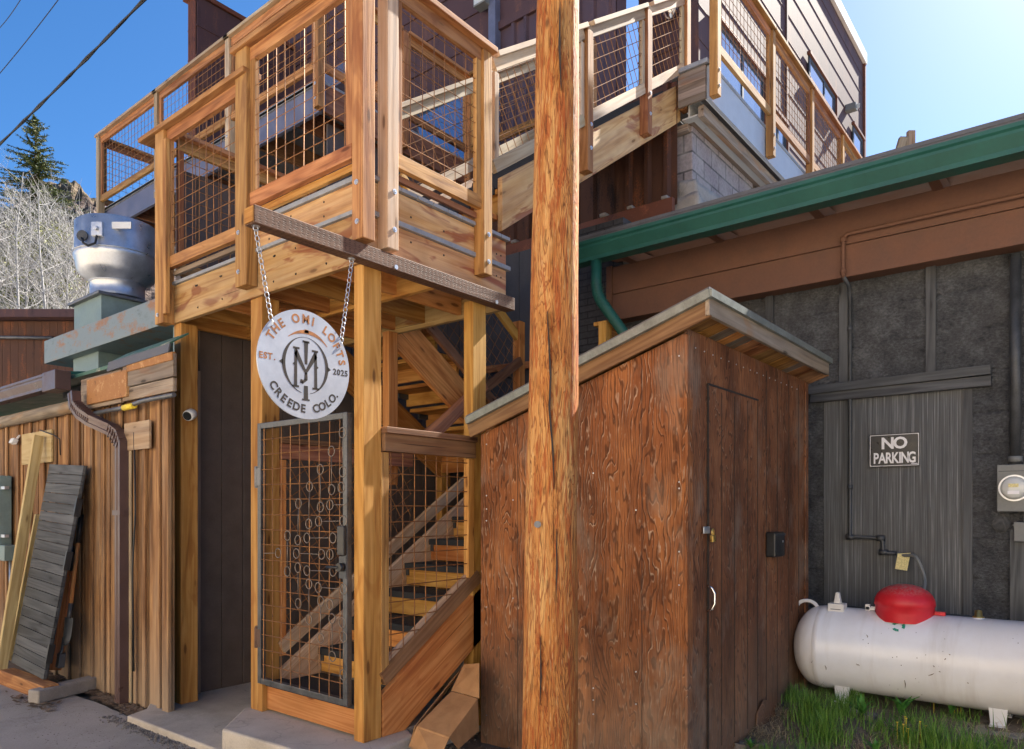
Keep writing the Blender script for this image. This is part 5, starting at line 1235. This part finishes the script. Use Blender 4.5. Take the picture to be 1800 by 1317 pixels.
ca=zz_(535); m=MB(); m.box((fx-.36,fy-.40,ca-.03),(fx+.36,fy+.40,ca)); m.build('curb_cap',W['dull_steel'],EF,bevel=.004); MB().box((fx-.31,fy-.35,3.31),(fx+.31,fy+.35,ca-.03)).build('curb',W['duct_paint'],EF)
# ================================================================ dark shed-roofed building at far left
t=15.0
DB=thing('dark_board_building','dark brown board building behind the low roof at far left','building',PT(60,895,t+2))
def frame_box(m,u0,u1,v0,z1,t0,dep,ex=0):
    a=PT(u0,v0,t0);b=PT(u1,v0,t0); a.z=b.z=z1
    m.prism([a,b,b+FW*dep,a+FW*dep],(0,0,EYE+(HP-v0)/F*t0-z1))
m=MB(); a=PT(-120,565,t);b=PT(240,565,t);n=26
for k in range(n):
    p=a.lerp(b,k/n);q=a.lerp(b,(k+.97)/n); p=V(p.x,p.y,0);q=V(q.x,q.y,0); m.prism([p,q,q+FW*.03,p+FW*.03],(0,0,a.z))
m.build('board_wall',W['rust_corrugated'],DB)
m=MB(); p=V(a.x,a.y,0);q=V(b.x,b.y,0); m.prism([p+FW*.04,q+FW*.04,q+FW*5,p+FW*5],(0,0,a.z-.02)); m.build('inner_walls',W['rusted_steel_panel'],DB)
m=MB(); a2=a-FW*.35+UP*.0;b2=b-FW*.35; m.prism([V(a2.x,a2.y,a.z),V(b2.x,b2.y,a.z),V(b.x,b.y,a.z)+FW*5.2+UP*.3,V(a.x,a.y,a.z)+FW*5.2+UP*.3],(0,0,.16)); m.build('roof_slab',W['rusted_steel_panel'],DB)
m=MB().tube([PT(-100,592,t-.1),PT(92,594,t-.1)],.035,8); m.build('conduit',W['dull_steel'],DB)
# ================================================================ things leaning on the left wall
def lean(name,label,cat,mat,p0,p1,w_,th,par=None,up=None):
    m=MB(); d=(p1-p0).normalized(); m.bar(p0,p1,w_,th,up or X_); o=m.build(name,W[mat],par,bevel=.003)
    if par is None: lab(o,label,cat)
    return o
# gray plank shutter
A=PZ(12,1165,-.13);B_=PZ(78,1182,-.13)
xb=2.34
bot=V(2.32,7.34,-.03); topc=V(2.60,7.24,1.80)
SHU=thing('plank_door','charcoal stained plank door leaning against the brown siding','door',bot)
d=(topc-bot); L=d.length; dn=d.normalized(); side=V(0,-1,0); side=(side-dn*side.dot(dn)).normalized(); nn=side.cross(dn)
wv=.80
m=MB(); nb=21
for k in range(nb):
    f=(k+.5)/nb; c=bot+d*f; m.obox(c,(wv,L/nb-.004,.022+random.uniform(0,.003)),(side,dn,nn))
m.build('planks',W['charcoal_board'],SHU,bevel=.002)
for s in (-1,1): MB().obox(bot+d*.5+side*s*(wv/2-.035)-nn*.018,(.05,L,.012),(side,dn,nn)).build('edge_batten',W['charcoal_board'],SHU,bevel=.002)
for s in (.12,.55,.8): MB().obox(bot+d*s+side*(wv/2+.015),(.025,.16,.05),(side,dn,nn)).build('strap_hinge',W['black_plastic'],SHU)
# studs
lean('lumber_stud','pale long timber stud leaning in front of the plywood patch','lumber','raw_lumber',PX(2,1178,2.25),PX(68,766,xl-.10),.05,.085)
lean('lumber_stud','shorter pale stud leaning behind the gray plank door','lumber','raw_lumber',PX(22,1160,2.38),PX(70,905,2.60),.04,.08)
lean('lumber_offcut','narrow reddish board leaning at the right edge of the gray plank door','lumber','red_cedar',PX(96,1178,2.50),PX(127,990,2.64),.04,.10)
b0=PX(4,1180,2.30); WB=MB().bar(V(2.28,7.75,-.125),V(2.30,6.74,-.125),.12,.13).build('timber_block',W['red_cedar'],None,bevel=.006); lab(WB,'short reddish timber block on the ground under the gray plank door','timber')
# broom and shovel
def tool(name,label,cat,p0,p1,kind):
    d=(p0-p1).normalized(); m=MB().tube([p1,p1.lerp(p0,.5),p0],.016,10); o=thing(name,label,cat,p0)
    m.build('handle',W['tool_handle'],o)
    MB().tube([p1,p1.lerp(p0,.28)],.022,10).build('grip',W['black_plastic'],o)
    s=V(0,-1,0)
    if kind=='shovel':
        m=MB(); n=6;vs=[];fs=[]
        for i in range(n+1):
            f=i/n; wd=.085*(1 if f<.6 else 1-((f-.6)/.4)**2*.75); c=p0+d*(f*.24)
            for j in range(5): g_=(j-2)/2; vs.append(c+s*(wd*g_)+V(-.025*(1-g_*g_),0,0))
        for i in range(n):
            for j in range(4): fs.append((i*5+j,i*5+j+1,i*5+j+6,i*5+j+5))
        m.add(vs,fs,None,None,True); m.tube([p0-d*.12,p0+d*.05],.02,8); m.build('blade',W['dark_steel'],o)
    else:
        m=MB().tube([p0,p0+d*.12,p0+d*.16+V(-.02,0,0)],.012,8); m.obox(p0+d*.2,(.05,.07,.12),(X_,s,d)); m.build('head',W['dark_steel'],o,bevel=.004)
    return o
tool('shovel','long handled shovel with black grip leaning beside the gray plank door','shovel',PX(122,1085,2.52),PX(143,905,2.64),'shovel')
tool('garden_mattock','wooden handled digging tool leaning lowest beside the gray plank door','garden tool',PX(112,1120,2.50),PX(132,960,2.63),'m')
# concrete block, pipe and blue board in the litter
bA=PZ(58,1232,-.16);bB=PZ(165,1205,-.16); CB=MB().bar(bA+V(0,0,.03),bB+V(0,0,.03),.13,.11).build('concrete_block',W['pad_concrete'],None,bevel=.012); lab(CB,'long gray concrete block lying at the edge of the street','block')
p=PZ(105,1200,-.19); q=PZ(150,1188,-.19); BB=MB().bar(p,q,.06,.02).build('scrap_strip',W['steel_blue_beam'],None,bevel=.002); lab(BB,'dark blue metal strip half buried behind the concrete block','scrap')
q1=PZ(120,1190,-.19);WP=MB().tube([q1,q1+V(.0,-.13,.01)],.013,8).build('scrap_tube',W['white_plastic']); lab(WP,'short white tube lying in the dry litter by the tools','scrap')
# litter : dead leaves and chips
random.seed(5); m=MB()
def chips(m,cx,cy,rx,ry,n,zf,s=.02):
    for _ in range(n):
        x=random.gauss(cx,rx);y=random.gauss(cy,ry);z=zf(x,y)+random.uniform(.0,.012);a=random.uniform(0,math.pi); l=random.uniform(.4,1.6)*s;w_=l*random.uniform(.15,.6)
        e=V(math.cos(a),math.sin(a),random.uniform(-.3,.3)).normalized();f=V(-math.sin(a),math.cos(a),random.uniform(-.3,.3)).normalized(); c=V(x,y,z+.004)
        m.add([c-e*l-f*w_,c+e*l-f*w_,c+e*l+f*w_,c-e*l+f*w_],[(0,1,2,3)])
sz=lambda x,y:-.188
def ms(cx,cy,rx,ry,n,s=.02): chips(m,cx,cy,rx,ry,n,sz,s)
for (u,v,rx,ry,n) in ((115,1180,.1,.35,900),(200,1235,.03,.12,350),(235,1255,.02,.1,220),(300,1250,.02,.08,200),(60,1235,.05,.2,120)):
    p=PZ(u,v,-.19); ms(p.x,p.y,rx,ry,n)
chips(m,2.62,6.6,.03,.8,900,sz)
m.build('dry_litter',W['debris_brown'],None,kind='stuff')
m=MB()
for k in range(14):
    a_=random.uniform(4.4,5.6); 
m=MB()
for _ in range(900):
    y=random.uniform(3.2,5.9);x=2.38+random.gauss(0,.03)+(0.0); m.tube([V(x,y,-.19),V(x+.006,y,-.183)],random.uniform(.003,.009),4,True,True)
for _ in range(1500):
    x=random.uniform(1.2,2.4);y=random.uniform(2.5,8); 
    if noise.noise(V(x*1.2,y*1.2,4))<.05: continue
    m.tube([V(x,y,-.192),V(x+.004,y,-.187)],random.uniform(.002,.006),4,True,True)
for _ in range(1500):
    x=random.uniform(2.6,5.4);y=random.uniform(.6,3.4); z=gz(x,y); m.tube([V(x,y,z-.004),V(x+.006,y,z+.006)],random.uniform(.003,.011),5,True,True)
m.build('gravel',W['rock_gray'],None,kind='stuff')
# ================================================================ cardboard box beneath the stringer
K=thing('cardboard_box','flattened brown cardboard box with open flaps beside the stair stringer','cardboard box',PZ(780,1300,-.15))
def sheet(name,pts,th=.006):
    pts=[Vector(p) for p in pts]; n=(pts[1]-pts[0]).cross(pts[2]-pts[0]).normalized(); MB().prism(pts,n*th).build(name,W['cardboard'],K,bevel=.001)
zb_=-.14
a=PT(733,1276,4.42);b=PT(793,1215,4.75);c=PT(840,1228,4.62);d=PT(790,1296,4.3)
sheet('top_flap',[a,b,c,d])
e=PT(718,1312,4.40); f=PT(768,1345,4.15)
sheet('side_panel',[a,d,f,e]); 
sheet('side_panel',[b+V(.01,.01,0),PT(815,1168,4.85),PT(842,1166,4.75),c+V(.01,0,0)])
sheet('inner_panel',[d,c,PT(842,1285,4.62),PT(806,1317,4.38)])
sheet('edge_flap',[a+V(-.01,.01,0),PT(722,1300,4.46),PT(772,1232,4.85),PT(818,1165,4.95),PT(806,1180,4.93)])
# ================================================================ weeds, grass, rocks
random.seed(21)
def blade(m,base,h,lean_,az_,w_,n=4):
    vs=[];fs=[];d=V(math.cos(az_),math.sin(az_),0);s=V(-d.y,d.x,0)
    for i in range(n+1):
        f=i/n; c=base+UP*(h*f*(1-.25*lean_*f))+d*(h*lean_*f*f); ww=w_*(1-f**1.5)+.0002
        vs+=[c-s*ww,c+s*ww]
    for i in range(n): fs.append((2*i,2*i+1,2*i+3,2*i+2))
    m.add(vs,fs,None,None,True)
m=MB()
def tuft(c,n,h,sp):
    for _ in range(n):
        a=random.uniform(0,6.28);r_=abs(random.gauss(0,sp)); x=c[0]+math.cos(a)*r_;y=c[1]+math.sin(a)*r_
        blade(m,V(x,y,gz(x,y)-.01),random.uniform(.5,1.15)*h*(1-min(.5,r_/sp*.2)),random.uniform(.1,.9),random.uniform(0,6.28),random.uniform(.0016,.0035))
for (u,v,n,h,sp) in ((1425,1262,750,.27,.10),(1450,1290,520,.25,.10),(1395,1235,350,.16,.08),(1480,1260,420,.2,.12),(1500,1240,300,.16,.1),(1640,1310,600,.24,.14),(1700,1330,500,.26,.14),(1590,1300,320,.15,.14),(1545,1280,250,.12,.14),(1760,1325,320,.16,.14),(1350,1300,200,.1,.1),(1420,1320,500,.2,.14),(1600,1270,260,.1,.15),(1690,1270,200,.09,.12)):
    p=PZ(u,v,-.0); tuft((p.x,p.y),int(n*.62),h*.95,sp)
for _ in range(900):
    x=random.uniform(3.9,6.1);y=random.uniform(-1.2,1.6)
    if noise.noise(V(x*1.7,y*1.7,0))<.02: continue
    blade(m,V(x,y,gz(x,y)-.01),random.uniform(.04,.13),random.uniform(.2,1),random.uniform(0,6.28),.0025,3)
for _ in range(500):
    x=random.uniform(4.6,7);y=random.uniform(-2,1.5); blade(m,V(x,y,gz(x,y)-.01),random.uniform(.06,.16),random.uniform(.2,.8),random.uniform(0,6.28),.003,3)
m.build('grass',W['grass_blade'],None,kind='stuff')
m=MB()
for (u,v,n,sp) in ((1335,1275,260,.1),(1560,1310,220,.12),(1350,1250,160,.07),(1640,1290,160,.2),(1450,1300,140,.15),(1760,1300,200,.15)):
    p=PZ(u,v,0)
    for _ in range(n):
        x=random.gauss(p.x,sp);y=random.gauss(p.y,sp); blade(m,V(x,y,gz(x,y)),random.uniform(.03,.1),random.uniform(1,3),random.uniform(0,6.28),.0015,3)
m.build('dead_grass',W['straw_blade'],None,kind='stuff')
def weed(u,v,z,h,n,label,fl=0):
    p=PZ(u,v,z); p.z=gz(p.x,p.y)
    T_=thing('leafy_weed',label,'weed',p); mm=MB()
    for k in range(n):
        a=random.uniform(0,6.28); 
        for s in (0,):
            d=V(math.cos(a),math.sin(a),0);sd_=V(-d.y,d.x,0);hh=h*random.uniform(.6,1.1);vs=[];fs=[];N=6;ln=random.uniform(.2,.9)
            for i in range(N+1):
                f=i/N; c=p+UP*(hh*f*(1-.3*ln*f))+d*(hh*ln*f*f); ww=h*.13*math.sin(min(1,f*1.05+.08)*math.pi)**.8*(1+.35*(i%2)); ww=max(ww,.0008)
                vs+=[c-sd_*ww+UP*.004,c,c+sd_*ww+UP*.004]
            for i in range(N): fs+=[(3*i,3*i+1,3*i+4,3*i+3),(3*i+1,3*i+2,3*i+5,3*i+4)]
            mm.add(vs,fs,None,None,True)
    mm.build('leaves',W['weed_leaf'],T_)
    if fl:
        fm=MB()
        for _ in range(fl):
            q=p+V(random.gauss(0,.05),random.gauss(0,.05),h*random.uniform(.8,1.3)); fm.lathe([(.0001,.004),(.008,.002),(.0001,-.003)],q,'z',7); fm.tube([V(q.x,q.y,p.z),q],.0012,4,False,False)
        fm.build('yellow_flowers',W['yellow_petal'],T_)
weed(1068,1312,-.14,.11,6,'broad leafed weed at the foot of the pole beside the shed')
weed(690+130,1285,-.14,.04,4,'tiny weed seedling behind the cardboard box')
weed(1515,1262,.0,.15,14,'tall leafy weed just left of the tank leg behind the long grass',0)
weed(1585,1262,.0,.16,12,'jagged leafed weed under the belly of the white tank below the red dome',0)
weed(1595,1300,.0,.12,16,'weed patch with tiny yellow flowers in front of the tank',7)
weed(1672,1262,.0,.10,14,'low weed left of the right tank leg',4)
weed(1540,1310,.0,.10,16,'low dark green weed at the bottom edge between the grass tufts',0)
weed(1320,1305,-.05,.07,14,'small weed growing by the stones next to the shed',0)
rk=[(1305,1300,.07,.045,'flat gray stone beside the shed door patch'),(1338,1300,.035,.025,'small reddish stone right of the flat gray stone'),(1388,1228,.06,.05,'rounded gray stone at the far corner of the shed'),(1530,1275,.04,.03,'gray stone between the grass and the tank'),(1275,1325,.05,.03,'low stone at the bottom edge by the shed wall')]
for i,(u,v,a,b,l_) in enumerate(rk):
    p=PZ(u,v,gz(4.8,1.5)); p.z=gz(p.x,p.y)-.005; mm=MB(); lump(mm,p-V(a,a*.8,.01),p+V(a,a*.8,b),a*.5,6,i*7); o=mm.build('stone',W['rock_gray']); lab(o,l_,'stone')
# wooden trestle on the right-hand roof
TR=thing('roof_trestle','weathered timber frame ends standing on the roof against the sky','timber frame',PT(1600,300,9))
for (u0,v0,u1,v1,t0) in ((1580,292,1594,262,9.06),(1563,300,1587,243,9),(1588,292,1590,242,9.02),(1601,292,1601,231,9.05),(1606,236,1628,275,9.1)):
    board(TR,'timber',PT(u0,v0+25,t0),PT(u1,v1,t0),.085,.06,'weathered_pine',up=FW)
# ================================================================ unseen facade behind the camera, added to bounce warm sunlight
SF=thing('bounce_facade','unseen cream plastered building added across the street to bounce warm sunlight','building',(-9,6,-.2))
MB().box((-12,-16,-.2),(-9,26,6.8)).build('plaster_wall',W['cream_plaster'],SF)
MB().box((-12.1,-16.1,6.8),(-8.75,26.1,7.1)).build('cornice',W['white_trim'],SF)
for k in range(11):
    yy=-14+k*3.6
    for z in (0.8,4.0):
        f_=MB().box((-8.998,yy,z),(-8.95,yy+1.1,z+1.6)).build('window',W['white_trim'],SF); MB().box((-8.949,yy+.08,z+.08),(-8.94,yy+1.02,z+1.52)).build('pane',W['window_glass'],f_)
# ================================================================ overhead cables
def cable(u0,v0,u1,v1,t0,t1,r_,label,n=1):
    a=PT(u0,v0,t0);b=PT(u1,v1,t1);d=b-a; a=a-d*1.0;b=b+d*1.2; m=MB();N=26
    for s in range(n):
        pts=[]
        for i in range(N+1):
            f=i/N; p=a.lerp(b,f)-UP*(.15*4*f*(1-f)); 
            if n>1: ph=i*2.2+s*math.pi; p+=V(math.cos(ph)*r_*.8,0,math.sin(ph)*r_*.8)
            pts.append(p)
        m.tube(pts,r_,6)
    o=m.build('overhead_cable',W['cable_rubber']); lab(o,label,'cable','overhead cables at top left')
cable(0,235,228,0,9,7,.011,'thick twisted black overhead cable crossing the blue sky',2)
cable(0,115,90,0,12,11,.007,'thin overhead cable above the thick twisted one')
cable(0,37,27,0,14,13,.007,'short thin overhead cable at the very top left corner')
# ================================================================ hillside and trees
random.seed(3)
vs=[];fs=[];us=list(range(-500,2400,40)); ts=[55,70,85,100,115,130,145,155,160]
def ridge(u): 
    base=395-60*math.exp(-((u-125)/75)**2)-15*math.exp(-((u+40)/120)**2)
    if u>200: base+= (u-200)*.25
    return min(base,780)
us=[-500,-400,-300,-200]+[-150+i*2.5 for i in range(180)]+list(range(340,2400,60)); ts=[50+i*3 for i in range(38)]
for u in us:
    for t in ts:
        f=(t-ts[0])/(ts[-1]-ts[0]); p=PT(u,895,t); zt3=EYE+(HP-ridge(u))/F*ts[-1]
        z=-2+(zt3+2)*(f**1.15)+noise.noise(V(p.x*.08,p.y*.08,0))*4*f+abs(noise.noise(V(p.x*.2,p.y*.2,14)))*5*f+noise.noise(V(p.x*.3,p.y*.3,4))*1.6*f+noise.noise(V(p.x*.7,p.y*.7,9))*1.3*f
        vs.append(V(p.x,p.y,z))
n=len(ts)
for i in range(len(us)-1):
    for j in range(n-1): fs.append((i*n+j,(i+1)*n+j,(i+1)*n+j+1,i*n+j+1))
MB().add(vs,fs,None,None,False).build('rocky_hillside',W['cliff_rock'],None,kind='structure')
def branch(m,p,d,L,r_,depth,up=.15):
    n=3;pts=[p];rad=[r_];q=p;dd=d
    for i in range(n):
        dd=(dd+V(random.gauss(0,.16),random.gauss(0,.16),random.gauss(0,.1)+up*.3)).normalized(); q=q+dd*(L/n); pts.append(q); rad.append(r_*(1-.75*(i+1)/n))
    m.tube(pts,rad,4 if depth>0 else 3,True,False)
    if depth<=0: return
    for k in range(5 if depth>1 else 4):
        f=random.uniform(.25,1); i=min(n-1,int(f*n)); c=pts[i].lerp(pts[i+1],f*n-i); a=random.uniform(0,6.28); s=V(math.cos(a),math.sin(a),random.uniform(-.1,.6)).normalized(); branch(m,c,(dd*.5+s*.9).normalized(),L*random.uniform(.4,.62),max(.0045,r_*.4),depth-1)
def aspen(u,vt,t,label,seed):
    random.seed(seed); H=(HP-vt)/F*t+EYE; b=PT(u,HP,t); b.z=-.3; T_=thing('bare_aspen',label,'tree',b,'bare aspens behind the dark building')
    m=MB(); pts=[];N=12
    for i in range(N+1): f=i/N; pts.append(b+V(noise.noise(V(f*2.5,seed,0))*.7,noise.noise(V(seed,f*2.5,0))*.7,(H+.3)*f))
    m.tube(pts,[.11*(1-.88*i/N) for i in range(N+1)],7,True,False); m.build('trunk',W['twig_bark'],T_)
    m=MB()
    for k in range(30):
        f=random.uniform(.42,.98); i=min(N-1,int(f*N)); c=pts[i].lerp(pts[i+1],f*N-i); a=random.uniform(0,6.28); d=V(math.cos(a),math.sin(a),random.uniform(.3,.9)).normalized(); branch(m,c,d,(1.1-f)*random.uniform(3.2,5.4)+.5,.028*(1.15-f)+.007,2)
    m.build('branches',W['twig_bark'],T_)
names=['leftmost bare aspen cut by the left edge of the picture','tall bare aspen with the highest twigs at far left','bare aspen in front of the lower part of the spruce','bare aspen right of the spruce, beside the exhaust fan','short bare aspen just left of the exhaust fan','slim bare aspen standing behind the others at far left']
for i,(u,vt,t) in enumerate(((-12,290,27),(28,300,29),(72,340,26),(118,395,28),(145,440,25),(50,330,33))): aspen(u,vt,t,names[i],i+5)
# budding brush behind
random.seed(9); m=MB()
for _ in range(26000):
    u=random.uniform(-90,200); t=random.uniform(34,40); vtop=395+40*noise.noise(V(u*.02,t,0))+max(0,u-90)*.25; v=vtop+(620-vtop)*random.random()**1.3; c=PT(u,v,t)
    e=V(random.gauss(0,1),random.gauss(0,1),random.gauss(0,1)).normalized();f=e.cross(V(random.gauss(0,1),random.gauss(0,1),1)).normalized(); s=random.uniform(.03,.085)
    if noise.noise(V(u*.05,v*.05,t*.3))<-.05: continue
    m.add([c-e*s,c+f*s*.6,c+e*s,c-f*s*.6],[(0,1,2,3)])
m.build('budding_brush',W['bud_foliage'],None,kind='stuff')
m=MB()
for _ in range(1800):
    u=random.uniform(-90,200);t=random.uniform(30,39); v=random.uniform(370,600)+max(0,u-90)*.3; c=PT(u,v,t); d=V(random.gauss(0,.5),random.gauss(0,.5),random.uniform(.3,1)).normalized(); L=random.uniform(.6,2.0); m.tube([c,c+d*L*.5+V(random.gauss(0,.06),0,0),c+d*L],[.014,.01,.004],3,True,False)
m.build('brush_twigs',W['twig_bark'],None,kind='stuff')
# spruce
def spruce(u,vt,t,label,W_):
    random.seed(4); H=(HP-vt)/F*t+EYE; b=PT(u,HP,t); b.z=-.3; T_=thing('spruce_tree',label,'tree',b)
    MB().tube([b,b+UP*(H*.5),b+UP*(H+.3)],[.3,.17,.015],8,True,False).build('trunk',W['spruce_bark'],T_)
    m=MB();lm=MB(); z=H*.5
    while z<H+.2:
        f=(z-H*.5)/(H*.5); Rr=W_*max(0.0,1-f)**.8*random.uniform(.7,1.15)+.12; nb=11 if f<.85 else 6
        for k in range(nb):
            a=random.uniform(0,6.28); Lb=Rr*random.uniform(.65,1.2); d=V(math.cos(a),math.sin(a),0); c=V(b.x,b.y,z+random.uniform(-.1,.1)); pts=[]
            for i in range(6): g=i/5; pts.append(c+d*(Lb*g)+UP*((.25*g-.55*g*g+.28*g**3)*Lb*(1 if f<.8 else .2)+(.5*Lb*g if f>.85 else 0)))
            lm.tube(pts,[.022,.018,.014,.01,.007,.003],4,True,False)
            for i in range(5):
                nn_=max(5,int(Lb*13))
                for _ in range(nn_):
                    g=random.random(); q=pts[i].lerp(pts[i+1],g)
                    s=V(random.gauss(0,1),random.gauss(0,1),random.gauss(-.1,.7)).normalized(); L=random.uniform(.10,.26)*(1-.45*(i/5)); e=(s*.8+d*.6).normalized(); w_=e.cross(V(random.gauss(0,1),random.gauss(0,1),random.gauss(0,1))).normalized()*L*.16
                    m.add([q-w_,q+w_,q+e*L],[(0,1,2)],None,random.random()**1.5)
        z+=.26 if f<.9 else .16
    lm.build('limbs',W['spruce_bark'],T_); m.build('needles',W['spruce_needles'],T_)
spruce(62,212,38,'dark green spruce rising above the bare aspens at left',5.0)
# ================================================================ finish
for o in bpy.data.objects:
    if '_w' in o: del o['_w']
